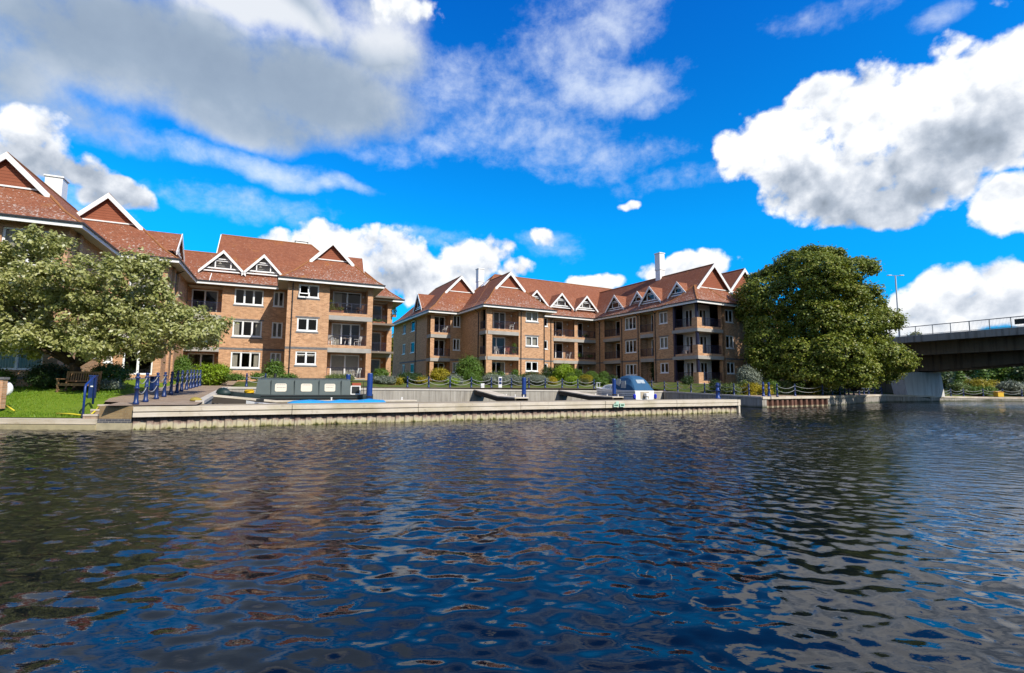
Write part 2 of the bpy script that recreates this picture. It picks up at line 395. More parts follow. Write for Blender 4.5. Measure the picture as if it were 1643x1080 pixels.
def deck_fn(t):
    oc = objc(t)
    a = t.noise(oc, .9, 6, .65); g = t.noise(t.vm('MULTIPLY', oc, (.5, 5, 1)), 2, 5, .6)
    c = t.mix(a, (.24, .19, .12), (.42, .35, .25)); c = t.mix(t.mr(g, .5, .7, 0, .5), c, (.5, .44, .35))
    return pbsdf(t, c, .9, .15, bump=g, bd=.01)
DECK = material('worn_deck', deck_fn)
def pave_fn(t):
    oc = objc(t)
    br = t.n('ShaderNodeTexBrick', {'Vector': oc, 'Color1': (.27, .185, .125), 'Color2': (.37, .27, .19), 'Mortar': (.2, .16, .12), 'Scale': 1.0, 'Mortar Size': .006, 'Brick Width': .21, 'Row Height': .105})
    a = t.noise(oc, .7, 6, .65)
    c = t.mix(t.mr(a, .4, .7, 0, .5), br.outputs[0], (.40, .34, .26)); c = t.mix(t.mr(t.noise(oc, 2, 5), .55, .75, 0, .5), c, (.16, .13, .08))
    return pbsdf(t, c, .9, .15, bump=br.outputs[1], bd=-.004)
PAVE = material('brick_paving', pave_fn)
def lawn_fn(t):
    oc = objc(t)
    a = t.noise(oc, .8, 6, .6); b = t.noise(oc, 14, 4, .7)
    c = t.mix(a, (.13, .20, .014), (.21, .29, .028)); c = t.mix(t.mr(b, .4, .7, 0, .6), c, (.09, .16, .010))
    c = t.mix(t.mr(t.noise(oc, .35, 4), .58, .75, 0, .6), c, (.19, .21, .05))
    return pbsdf(t, c, .9, .1, bump=b, bd=.04)
LAWN = material('mown_grass', lawn_fn)
def soil_fn(t):
    oc = objc(t); a = t.noise(oc, 1.2, 6, .65)
    c = t.ramp(a, [(.3, (.05, .085, .015)), (.5, (.10, .13, .03)), (.62, (.13, .11, .05)), (.8, (.07, .05, .03))])
    return pbsdf(t, c, .95, .1, bump=t.noise(oc, 8, 4), bd=.05)
GROUND = material('garden_ground', soil_fn)
def leafmat(name, ca, cb, cc, trans=.3, rough=.5):
    def fn(t):
        g = t.n('ShaderNodeNewGeometry'); r = g.outputs['Random Per Island']
        c = t.ramp(r, [(0, ca), (.45, cb), (.85, cb), (1, cc)])
        big = t.noise(objc(t), .5, 3)
        c = t.mix(t.mr(big, .35, .7, 0, .45), c, ca)
        d = pbsdf(t, c, rough, .35)
        tl = t.n('ShaderNodeBsdfTranslucent', {'Color': t.mix(.35, c, (.30, .34, .03))})
        mx = t.n('ShaderNodeMixShader', {0: trans}); t.t.links.new(d, mx.inputs[1]); t.t.links.new(tl.outputs[0], mx.inputs[2])
        return mx.outputs[0]
    return material(name, fn)
LEAF = {
 'pale': leafmat('pale_whitebeam_leaf', (.18, .21, .04), (.50, .50, .19), (.85, .83, .60), .34),
 'chestnut': leafmat('chestnut_leaf', (.065, .10, .010), (.235, .275, .030), (.46, .39, .11), .22),
 'dark': leafmat('dark_evergreen_leaf', (.02, .045, .010), (.045, .085, .018), (.09, .12, .04), .2),
 'mid': leafmat('mid_green_leaf', (.06, .13, .015), (.12, .21, .028), (.22, .28, .07), .28),
 'lime': leafmat('lime_leaf', (.14, .24, .01), (.27, .39, .02), (.38, .45, .06), .3),
 'gold': leafmat('golden_leaf', (.22, .20, .012), (.42, .33, .015), (.55, .42, .04), .25),
 'silver': leafmat('silver_leaf', (.12, .15, .11), (.24, .27, .20), (.36, .38, .32), .15),
 'yellowtree': leafmat('yellowing_leaf', (.10, .12, .012), (.21, .20, .02), (.30, .24, .04), .3),
 'rust': leafmat('rusty_flower_leaf', (.05, .08, .015), (.09, .12, .03), (.45, .14, .05), .2),
 'creamf': leafmat('cream_flower_leaf', (.05, .10, .02), (.16, .21, .05), (.55, .55, .28), .2),
 'grassb': leafmat('grass_blade', (.10, .19, .010), (.16, .28, .016), (.24, .34, .04), .3),
 'pink': leafmat('pink_flower_leaf', (.05, .10, .02), (.08, .14, .03), (.65, .10, .22), .2),
}
BARK = plain('rough_bark', (.075, .052, .035), .95, .1, .4, 5, bump=.03)
# ================================================================== frames
def rot(ang, s, t): a = R(ang); return (s * math.cos(a) - t * math.sin(a), s * math.sin(a) + t * math.cos(a))
DA = 26.3
def DW(s, t, z=0.0): x, y = rot(DA, s, t); return Vector((x, y, z))
def unrot(ang, x, y): a = R(ang); return (x * math.cos(a) + y * math.sin(a), -x * math.sin(a) + y * math.cos(a))
def hz(u): return 616 + .0067 * (u - 821.5)
def col_t(u, t, ang=DA):
    """world x, y of image column u on the plan line t of the frame"""
    m = (u - 821.5) / FPX; a = R(ang); y = t / (-m * math.sin(a) + math.cos(a)); return m * y, y
ZL = ([0, 24, 28, 32, 36, 40, 45, 52, 60], [.93, .95, 1.04, 1.17, 1.32, 1.45, 1.56, 2.0, 2.25])
def ztop(s): return float(np.interp(s, [-2.7, 26, 34, 38], [1.54, 1.50, 1.36, 1.22]))
def zg(s, t):
    if s < -2.66: return float(np.interp(t, *ZL))
    if s <= 38.05: return float(np.interp(t, [40.2, 42.0, 45.5, 60], [ztop(s), ztop(s) + .06, 2.15, 2.28]))
    e = float(np.interp(t, [28.5, 32.6, 33.6, 37, 60], [.93, 1.0, 1.25, 2.0, 2.28]))
    k = min(max((s - 60) / 12, 0), 1)
    return e * (1 - k) + k * float(np.interp(t, [28, 40, 60], [.5, 1.0, 1.6]))

# ================================================================== water
def water_fn(t):
    g = t.n('ShaderNodeNewGeometry').outputs['Position']
    n1 = t.noise(t.vm('MULTIPLY', g, (1.0, 1.9, 1)), 3.2, 4, .55); n2 = t.noise(t.vm('MULTIPLY', g, (1, 1.8, 1)), 1.1, 3, .5)
    yy = t.n('ShaderNodeSeparateXYZ', {0: g}).outputs[1]
    far = t.mr(yy, 5, 22, .03, .5)
    h = t.m('MULTIPLY', t.m('MULTIPLY_ADD', n2, .6, n1), far)
    bn = t.n('ShaderNodeBump', {'Height': h, 'Distance': .085, 'Strength': 1.0})
    b = t.n('ShaderNodeBsdfPrincipled', {'Base Color': (.0012, .0032, .0075, 1), 'Roughness': .02, 'IOR': 1.345, 'Specular IOR Level': .5})
    t.t.links.new(bn.outputs[0], b.inputs['Normal'])
    return b.outputs[0]
WATER = material('river_water', water_fn)
def build_water():
    nr, nc = 860, 1000
    rr = np.concatenate([np.geomspace(9.2, 62, nr - 12), np.geomspace(64, 420, 12)])
    # finer rows close to the camera
    k = np.linspace(0, 1, nr - 12); rr[:nr - 12] = 9.2 + (62 - 9.2) * (0.28 * k + 0.72 * k ** 2.6)
    th = np.radians(np.linspace(-66, 66, nc))
    Rg, Tg = np.meshgrid(rr, th, indexing='ij')
    X = Rg * np.tan(th)[None, :]; Y = Rg - 8.0
    Z = np.zeros_like(X)
    r2 = np.random.default_rng(3)
    warpx = .5 * np.sin(.23 * X + .31 * Y + 1) + .35 * np.sin(.51 * X - .2 * Y); warpy = .5 * np.sin(.19 * X - .27 * Y + 2) + .3 * np.sin(.43 * Y + .3 * X)
    cell = np.maximum(np.gradient(Y, axis=0), .02)
    gust = .72 + .38 * np.sin(.33 * X + .5 * np.sin(.21 * Y) + .6) * np.sin(.29 * Y - .17 * X)
    for i in range(110):
        fine = i >= 75
        lam = float(np.exp(r2.normal(np.log(.36), .42))); lam = min(max(lam, .17), 1.6) if not fine else float(r2.uniform(.10, .2)); kk = 2 * PI / lam
        d = r2.normal(R(76), R(38)); amp = .0160 / kk * r2.uniform(.5, 1.5) * (lam / .5) ** .15 * (.6 if fine else 1)
        att = np.clip((lam / cell - 2.5) / 3, 0, 1)
        ph = kk * (math.cos(d) * (X + warpx) + math.sin(d) * (Y + warpy)) + r2.uniform(0, 6.28)
        Z += amp * att * (np.sin(ph) + .18 * np.sin(2 * ph + .6))
    Z *= np.clip(gust, .35, 1.2) * np.clip(.74 + (Y - 4) * .085, .74, 1.8)
    V = np.stack([X, Y, Z], -1).reshape(-1, 3)
    a = (np.arange(nr - 1)[:, None] * nc + np.arange(nc - 1)[None, :]).ravel()
    F = np.stack([a, a + 1, a + nc + 1, a + nc], 1)
    return tag(np_mesh('river', V, F, WATER, smooth=True), kind='structure')
build_water()
mb = MB(); mb.box(-700, 700, -300, 900, -2.2, -1.2)
tag(mb.build('river_bed', plain('river_mud', (.02, .022, .015), .9)), kind='structure')

# ================================================================== ground sheets (dock frame)
def sheet(name, slines, tlines, mat, zf, dz=0.0, skip=None):
    V = []; F = []
    for t_ in tlines:
        for s_ in slines:
            p = DW(s_, t_, zf(s_, t_) + dz); V.append(p)
    n = len(slines)
    for i in range(len(tlines) - 1):
        for j in range(n - 1):
            if skip and skip(.5 * (slines[j] + slines[j + 1]), .5 * (tlines[i] + tlines[i + 1])): continue
            F.append((i * n + j, i * n + j + 1, (i + 1) * n + j + 1, (i + 1) * n + j))
    m = MB(); m.v = [tuple(v) for v in V]; m.f = F; m.mi = [0] * len(F)
    return tag(m.build(name, mat, smooth=True), kind='structure')
LAWN_EDGE = -6.8
# terrace and everything behind, to the horizon
sheet('ground', [-2.67, 0, 5, 10, 15, 20, 26, 30, 34, 38.05], [40.2, 41, 42, 43, 44, 45.5, 48, 60, 120, 900], GROUND, zg)
sheet('far_ground', [-900, -200, -60, -30, -15, LAWN_EDGE, -2.68], [52, 60, 120, 900], GROUND, lambda s, t: 2.2)
sheet('terrace_path', [-2.67, 5, 15, 26, 34, 38.05], [40.2, 40.75], PAVE, zg, .006)
# left path beside the basin
PATH_T = [24.1, 25.2, 26.5, 26.85, 28, 29.5, 31, 33, 35, 37, 38.6, 40.2, 43, 46, 49, 52.1]
def path_left(t): return float(np.interp(t, [24.1, 26.5, 26.85, 29.5], [-5.70, -5.75, -6.36, -6.8]))
def river_path():
    m = MB(); prev = None
    for t in PATH_T:
        sl = path_left(t); row = [DW(s, t, zg(s, t)) for s in (sl, sl + .6, -4.2, -2.67)]
        if prev:
            for i in range(3): m.poly([prev[i], prev[i + 1], row[i + 1], row[i]])
        prev = row
    tag(m.build('river_path', PAVE, smooth=True), kind='structure')
river_path()
EDGE = [DW(path_left(t), t) for t in PATH_T if t > 26.6]
def lawn_edge_x(y): return float(np.interp(y, [19.4, EDGE[0].y] + [p.y for p in EDGE], [-17.12, -17.62] + [p.x for p in EDGE]))
# right pavement and planting bed
RB = [(22.05, 42.5), (25.9, 44.9), (30.3, 47.1), (37.4, 53.3), (45.8, 60.0), (50.7, 61.4), (63, 66.5), (70, 67.0), (90, 70), (300, 95)]
RS = [unrot(DA, *p) for p in RB]
RZ = [.93, .93, .93, .93, .93, .80, .55, .50, .5, .5]
def right_ground():
    offs = [0, 1.2, 3.2, 4.4, 8, 14, 40, 120, 800]
    P = MB(); G = MB()
    rows = []
    a0, b0 = RS[0], RS[1]
    RSg = [a0, (a0[0] + (b0[0] - a0[0]) * .4, a0[1] + (b0[1] - a0[1]) * .4)] + RS[1:]; RZg = [RZ[0]] + RZ
    for i, ((s, t), z0) in enumerate(zip(RSg, RZg)):
        row = []
        for k, o in enumerate(offs):
            zz = float(np.interp(t + o, [28.4, 32, 36, 40.2, 44, 60], [.93, .99, 1.08, 1.22, 1.7, 2.27])) if i == 0 else z0 + np.interp(o, [0, 3.2, 4.4, 8, 14, 800], [0, .06, .25, 1.05 if z0 > .85 else .5, 1.3 if z0 > .85 else .9, 1.4])
            row.append(DW(s, t + o, zz))
        rows.append(row)
    for i in range(len(rows) - 1):
        for k in range(len(offs) - 1):
            (P if k < 2 else G).poly([rows[i][k], rows[i + 1][k], rows[i + 1][k + 1], rows[i][k + 1]])
    tag(P.build('riverside_pavement', PAVE, smooth=True), kind='structure'); tag(G.build('planting_ground', GROUND, smooth=True), kind='structure')
    # link to the basin side
    m = MB()
    A = [DW(38.05, t, zg(38.05 - .001 if t > 40.2 else 38.06, t)) for t in (28.35, 32, 36, 40.2)]
    zs = [.93, .99, 1.08, 1.22]
    A = [DW(38.05, t, z) for t, z in zip((28.35, 32, 36, 40.2), zs)]
    B = [DW(38.75, t, z) for t, z in zip((28.4, 32, 36, 40.2), zs)]
    for i in range(3): m.poly([A[i], B[i], B[i + 1], A[i + 1]])
    C = [A[3], B[3], DW(38.75, 44, 1.6), DW(38.05, 44, 1.9)]; m.poly(C)
    m.poly([DW(38.75, 28.4, .932), DW(RS[0][0] + .3, RS[0][1] + 3.2, .99), DW(38.75, 32, .99)])
    tag(m.build('basin_pavement', PAVE), kind='structure')
right_ground()
# lawn sloping to the water on the left (world frame rows)
def lawn():
    ys = [19.85, 20.2, 21, 22, 23, 24.5, 26, 27.5, 29, 31, 34, 38, 44, 52, 90, 300, 800]
    zs = [.43, .50, .68, .86, 1.02, 1.22, 1.38, 1.53, 1.66, 1.8, 1.95, 2.1, 2.2, 2.26, 2.3, 2.3, 2.3]
    m = MB(); prev = None
    for y, z in zip(ys, zs):
        # x where s == LAWN_EDGE on this row
        xe = lawn_edge_x(y)
        row = [Vector((x, y, z + .04 * math.sin(x * 1.3 + y) * (1 if y > 20.5 else 0))) for x in np.linspace(-90 - max(y - 52, 0) * 1.2, xe - 1.6, 40)]
        zp = zg(LAWN_EDGE, unrot(DA, xe, y)[1]) - .01 if y > 21.2 else z
        row += [Vector((xe - .8, y, .5 * (z + zp))), Vector((xe, y, zp if y > 20.5 else z))]
        if prev:
            for i in range(len(row) - 1): m.poly([prev[i], prev[i + 1], row[i + 1], row[i]])
        prev = row
    o = m.build('lawn', LAWN, smooth=True); tag(o, kind='structure')
    # blades
    N = 26000
    x = rng.uniform(-33, -15.5, N); y = 19.9 + 9 * rng.random(N) ** 1.4
    keep = x < np.array([lawn_edge_x(q) for q in y]) - .06; x, y = x[keep], y[keep]
    z = np.interp(y, ys, zs) - .01; n = len(x)
    h = rng.uniform(.04, .10, n) * np.where(y < 20.4, 1.6, 1); a = rng.uniform(0, PI, n); wd = rng.uniform(.012, .025, n)
    lean = rng.normal(0, .035, (n, 2))
    V = np.zeros((n, 3, 3)); V[:, 0] = np.stack([x - wd * np.cos(a), y - wd * np.sin(a), z], 1); V[:, 1] = np.stack([x + wd * np.cos(a), y + wd * np.sin(a), z], 1)
    V[:, 2] = np.stack([x + lean[:, 0], y + lean[:, 1], z + h], 1)
    tag(np_mesh('grass', V.reshape(-1, 3), np.arange(n * 3).reshape(-1, 3), LEAF['grassb']), 'short green grass blades on the sloping lawn', 'grass', kind='stuff')
lawn()

# ================================================================== quay structures
def dock():
    r = framed('jetty', DA, (-4.74, 24.0, 0)); tag(r, 'long timber faced jetty with rusty sheet piling along the river', 'jetty')
    s0, s1, t0, t1 = -4.74, 29.6, 24.0, 26.3
    m = MB(); m.box(s0 + .02, s1 - .02, t0 + .12, t1, .55, .885)
    m.build('deck', DECK, r)
    m = MB(); L = 5.7; k = 0; s = s0
    while s < s1 - .1:
        e = min(s + L, s1)
        for z0, z1, j in ((.50, .685, 0), (.715, .905, .9)):
            ee = min(e - .012, s1)
            m.box(s + .012, ee, t0 - .13 + rng.uniform(-.01, .01), t0 + .12, z0 + rng.uniform(-.008, .008), z1 + rng.uniform(-.008, .008))
        s = e
    m.box(s1 - .02, s1 + .16, t0 - .13, t1 + .02, .52, .905)
    m.build('fender_beam', TIMBER, r)
    m = MB(); s = s0; prof = []
    while s < s1 - .05:
        w1 = rng.uniform(-.02, .02); prof += [(s, .06), (s + .20, .06 + w1), (s + .25, .12), (s + .40, .12 + w1)]; s += .45
    prof = [p for p in prof if p[0] < s1] + [(s1, .06)]
    for a, b in zip(prof[:-1], prof[1:]):
        m.poly([(a[0], t0 + a[1], -.6), (b[0], t0 + b[1], -.6), (b[0], t0 + b[1], .53), (a[0], t0 + a[1], .53)])
    m.poly([(s1, t0 + .06, -.6), (s1, t1, -.6), (s1, t1, .53), (s1, t0 + .06, .53)])
    m.poly([(s1, t1, -.6), (s0, t1, -.6), (s0, t1, .53), (s1, t1, .53)])
    m.build('sheet_piling', SHEET, r)
    m = MB(); m.box(s1 - .02, s1 + .14, t0 - .10, t0 + .06, -.5, .52); m.build('corner_post', TIMBER, r)
dock()
def wall_thing(name, label, p, q, z0, zp, zq, th, mat, cat, cope=True, n=10):
    p, q = Vector((*p, 0)), Vector((*q, 0)); d = (q - p).normalized(); nrm = Vector((-d.y, d.x, 0)) * th
    r = empty(name, (p.x, p.y, z0), 0, (p.x, p.y, z0)); tag(r, label, cat)
    m = MB(); c = MB()
    for i in range(n):
        a, b = i / n, (i + 1) / n; A, B = p.lerp(q, a), p.lerp(q, b); za, zb = zp + (zq - zp) * a, zp + (zq - zp) * b
        g = d * .012 if i < n - 1 else d * 0
        hc = .13 if cope else 0
        m.poly([A + Vector((0, 0, z0)), B - g + Vector((0, 0, z0)), B - g + Vector((0, 0, zb - hc)), A + Vector((0, 0, za - hc))])
        m.poly([B - g + Vector((0, 0, z0)), B + nrm * .1 + Vector((0, 0, z0)), B + nrm * .1 + Vector((0, 0, zb - hc)), B - g + Vector((0, 0, zb - hc))])
        m.poly([A + nrm + Vector((0, 0, za - hc)), A + Vector((0, 0, za - hc)), B + Vector((0, 0, zb - hc)), B + nrm + Vector((0, 0, zb - hc))])
        if cope:
            o = A - nrm.normalized() * .05 + Vector((0, 0, za - hc + .001))
            top = Vector((0, 0, hc + .012)); ax = (B - A) * .995 + Vector((0, 0, zb - za))
            c.obox(o, ax, nrm + nrm.normalized() * .05, top)
    m.build('wall_face', mat, r)
    if cope: c.build('coping', plain('pale_coping', (.50, .46, .40), .85, .2, .15, 1.5), r)
    return r
wall_thing('retaining_wall', 'long stained concrete wall at the back of the mooring basin', DW(-2.67, 40.2)[:2], DW(38.05, 40.2)[:2], -.6, 1.55, 1.23, .45, WALLC, 'wall', n=22)
wall_thing('retaining_wall', 'sloping dark basin wall beside the left brick path', DW(-2.67, 26.3)[:2], DW(-2.67, 40.2)[:2], -.6, 1.03, 1.54, .3, WALLC, 'wall', n=8)
wall_thing('retaining_wall', 'grey basin wall below the chain posts on the right', DW(38.05, 40.1)[:2], DW(38.05, 28.35)[:2], -.6, 1.22, .945, .45, WALLC, 'wall', n=6)
def right_quay():
    r = empty('quay_wall', (RB[0][0], RB[0][1], 0), 0, (RB[0][0], RB[0][1], 0)); tag(r, 'river wall of rusty piles and pale concrete on the right bank', 'quay wall')
    m = MB(); c = MB(); cp = MB()
    p0 = DW(38.05, 28.35); pts = [Vector((p0.x, p0.y, 0))] + [Vector((*p, 0)) for p in RB]
    zz = [.93] + RZ
    # piles from pts[0] to pts[3], concrete onward
    def seg(a, b, za, zb, pile):
        d = (b - a); L = d.length; d.normalize(); n = Vector((d.y, -d.x, 0))
        if pile:
            k = 0; prof = []
            while k < L: prof += [(k, .0), (k + .3, .0), (k + .42, -.25), (k + .68, -.25)]; k += .8
            prof = [p for p in prof if p[0] < L] + [(L, 0)]
            for (k0, o0), (k1, o1) in zip(prof[:-1], prof[1:]):
                A, B = a + d * k0 + n * (o0 - .03), a + d * k1 + n * (o1 - .03)
                m.poly([A + Vector((0, 0, -.6)), B + Vector((0, 0, -.6)), B + Vector((0, 0, .72)), A + Vector((0, 0, .72))])
        else:
            q = int(max(L / 2.4, 1))
            for i in range(q):
                A, B = a + d * (L * i / q), a + d * (L * (i + 1) / q - .01)
                off = n * (.02 * (i % 2))
                c.poly([A + off + Vector((0, 0, -.6)), B + off + Vector((0, 0, -.6)), B + off + Vector((0, 0, zb - .16)), A + off + Vector((0, 0, za - .16))])
        cp.obox(a + n * .08 + Vector((0, 0, za - .20)), d * L + Vector((0, 0, zb - za)), -n * .62, Vector((0, 0, .215)))
    seg(pts[0], pts[1], .93, .93, False); seg(pts[1], pts[2], .93, .93, True); seg(pts[2], pts[3], .93, .93, True)
    for i in range(3, len(pts) - 1): seg(pts[i], pts[i + 1], zz[i], zz[i + 1], False)
    m.build('sheet_piling', RUST, r); c.build('wall_face', WALLC, r); cp.build('coping', TIMBER, r)
right_quay()
def left_quay():
    r = empty('quay_wall', (-16.3, 19.5, 0), 0, (-16.3, 19.5, 0)); tag(r, 'low stone river edge in two ledges below the lawn', 'quay wall')
    yl = CONCL = plain('algae_stained_stone', (.40, .34, .20), .9, .15, .3, 1.8, bump=.01)
    m = MB(); x = -90
    while x < -16.4:
        e = min(x + 2.4, -16.3); m.box(x, e - .012, 19.48 + rng.uniform(0, .015), 20.0, .20, .40 + rng.uniform(-.008, .008)); x = e
    m.build('ledge', TIMBER, r)
    m = MB(); m.box(-90, -16.3, 19.36, 19.95, -.5, .175); m.build('footing', yl, r)
left_quay()
def steps():
    r = empty('river_steps', (-15.6, 19.7, .4), 0, (-15.6, 19.7, .4)); tag(r, 'brick stair block with white edged steps between lawn and jetty', 'steps')
    m = MB(); m.box(-16.3, -14.97, 19.40, 20.2, -.5, .26); m.build('footing', plain('pale_footing_stone', (.44, .38, .25), .9, .15, .3, 2, bump=.01), r)
    m = MB(); m.box(-16.28, -14.97, 19.43, 20.2, .262, .43); m.build('plinth', brick_mat('grey_plinth_brick', (.13, .13, .14), (.07, .07, .08), (.42, .38, .32), 1.1), r)
    m = MB(); m.box(-16.26, -14.97, 19.46, 20.9, .432, .925); m.build('side_block', brick_mat('sandy_brick', (.40, .28, .14), (.28, .18, .09), (.36, .30, .2), 1.1), r)
    t = MB(); w_ = MB()
    for i in range(3):
        z = .40 + .172 * i; y0 = 19.72 + .52 * i; x0 = -17.12 - .16 * i; x1 = -16.262 if i < 2 else -15.6
        t.box(x0, x1, y0, 21.5, z, z + .172 - .002 * i); w_.box(x0 + .01, x1 - .01, y0 - .02, y0 + .09, z + .115, z + .178)
    t.build('tread', PAVE, r); w_.build('nosing', plain('pale_step_edge', (.60, .52, .42), .8, .2, .1, 3), r)
steps()
# ================================================================== building kit
FL = (2.35, 5.38, 8.42); TOP = (4.72, 7.75, 10.85)
class Fr:
    def __init__(s, o, du): s.o = Vector((*o, 0)); s.u = Vector((*du, 0)).normalized(); s.n = Vector((s.u.y, -s.u.x, 0))
    def P(s, a, z, d=0.0): return s.o + s.u * a + s.n * d + Vector((0, 0, z))
    def box(s, m, a0, a1, z0, z1, d0, d1, mi=0):
        m.obox(s.P(a0, z0, d0), s.u * (a1 - a0), s.n * (d1 - d0), Vector((0, 0, z1 - z0)), mi)
    def quad(s, m, a0, a1, z0, z1, d=0.0, mi=0):
        m.poly([s.P(a0, z0, d), s.P(a1, z0, d), s.P(a1, z1, d), s.P(a0, z1, d)], mi)
def facade(m, fr, L, z0, z1, holes=(), a_start=0.0):
    A = sorted({a_start, L} | {h[0] for h in holes} | {h[1] for h in holes}); Zs = sorted({z0, z1} | {h[2] for h in holes} | {h[3] for h in holes})
    for a, b in zip(A[:-1], A[1:]):
        for c, d in zip(Zs[:-1], Zs[1:]):
            am, zm = (a + b) / 2, (c + d) / 2
            if any(h[0] < am < h[1] and h[2] < zm < h[3] for h in holes): continue
            fr.quad(m, a, b, c, d)
    for h in holes:
        a, b, c, d = h[:4]; dp = -(h[4] if len(h) > 4 else .13)
        P = fr.P
        m.poly([P(a, c, dp), P(a, c), P(a, d), P(a, d, dp)][::-1]); m.poly([P(b, c), P(b, c, dp), P(b, d, dp), P(b, d)][::-1])
        m.poly([P(a, d), P(b, d), P(b, d, dp), P(a, d, dp)][::-1]); m.poly([P(a, c, dp), P(b, c, dp), P(b, c), P(a, c)][::-1])
def window(root, fr, a0, a1, z0, z1, lights=2, inset=.10, curtain=0, door=False, trans=0.0, label=None, blind=0, openleaf=False, sillon=True):
    m = MB(); F = .085 if not door else .075
    d0, d1 = -inset - .03, -inset + .055
    fr.box(m, a0, a0 + F, z0, z1, d0, d1); fr.box(m, a1 - F, a1, z0, z1, d0, d1)
    fr.box(m, a0 + F, a1 - F, z1 - F, z1, d0, d1); fr.box(m, a0 + F, a1 - F, z0, z0 + F * 1.1, d0, d1)
    wl = (a1 - a0 - F) / lights; g = MB()
    for i in range(lights):
        l, r_ = a0 + F / 2 + wl * i, a0 + F / 2 + wl * (i + 1)
        if i: fr.box(m, l - F / 2, l + F / 2, z0 + F * 1.1, z1 - F, d0, d1 - .004)
        li, ri = l + F / 2, r_ - F / 2
        if not (openleaf and i == 0):
            c = .035
            for (x0, x1, y0, y1) in ((li, li + c, z0 + F, z1 - F), (ri - c, ri, z0 + F, z1 - F), (li + c, ri - c, z1 - F - c, z1 - F), (li + c, ri - c, z0 + F * 1.1, z0 + F * 1.1 + c)):
                fr.box(m, x0, x1, y0, y1, d0 + .01, d1 - .022)
            fr.quad(g, li, ri, z0 + F, z1 - F, -inset)
        if trans: fr.box(m, li, ri, z1 - trans - .05, z1 - trans, d0, d1 - .01)
    name = 'patio_door' if door else 'window'
    o = m.build(name, UPVC, root, bevel=0)
    if label: o['label'] = label
    g.build('pane', GLASS, o)
    if not door and sillon:
        sl = MB(); fr.box(sl, a0 - .05, a1 + .05, z0 - .06, z0 + .012, -inset + .02, .055); sl.build('sill', UPVC, o)
    if openleaf:
        lf = MB(); L0 = a0 + F; wd = wl - F; th = .55
        b = fr.P(L0, z1 - F, -.03); out = fr.n * math.sin(th) * (z1 - z0 - 2 * F) - Vector((0, 0, 1)) * math.cos(th) * (z1 - z0 - 2 * F)
        for k0, k1 in ((0, .09), (.91, 1)): lf.obox(b + out * k0, fr.u * wd, out * (k1 - k0), fr.n * .04)
        for k0 in (0, wd - .06): lf.obox(b + fr.u * k0, fr.u * .06, out, fr.n * .04)
        lf.build('casement', UPVC, o)
    if curtain:
        W_ = a1 - a0
        def drape(x0, x1, zlo):
            cm = MB()
            n = max(int((x1 - x0) / .06), 2)
            for k in range(n):
                xa, xb = x0 + (x1 - x0) * k / n, x0 + (x1 - x0) * (k + 1) / n
                da, db = -inset - .16 - .05 * (k % 2), -inset - .16 - .05 * ((k + 1) % 2)
                cm.poly([fr.P(xa, zlo, da), fr.P(xb, zlo, db), fr.P(xb, z1 - .02, db), fr.P(xa, z1 - .02, da)])
            cm.build('curtain', CURT, o)
        if curtain == 1: drape(a0 + .05, a0 + .05 + W_ * .2, z0 + .03); drape(a1 - .05 - W_ * .2, a1 - .05, z0 + .03)
        elif curtain == 2: drape(a0 + .05, a1 - .05, z0 + .03)
        elif curtain == 3: drape(a0 + .05, a0 + .05 + W_ * .3, z0 + .03)
        elif curtain == 4: drape(a0 + .05, a1 - .05, z0 + (z1 - z0) * .62)
    return o
def railing(par, fr, a0, a1, zf, h=.95, d=-.05, mat=None, solid=False):
    m = MB()
    fr.box(m, a0, a1, zf + h - .04, zf + h, d - .025, d + .025); fr.box(m, a0, a1, zf + .07, zf + .10, d - .012, d + .012)
    n = max(int((a1 - a0) / .12), 2)
    for i in range(n + 1):
        a = a0 + (a1 - a0) * i / n; wd = .009 if i % 8 else .02
        fr.box(m, a - wd, a + wd, zf, zf + h - .04, d - wd, d + wd)
    return m.build('railing', mat or RAILBLK, par)
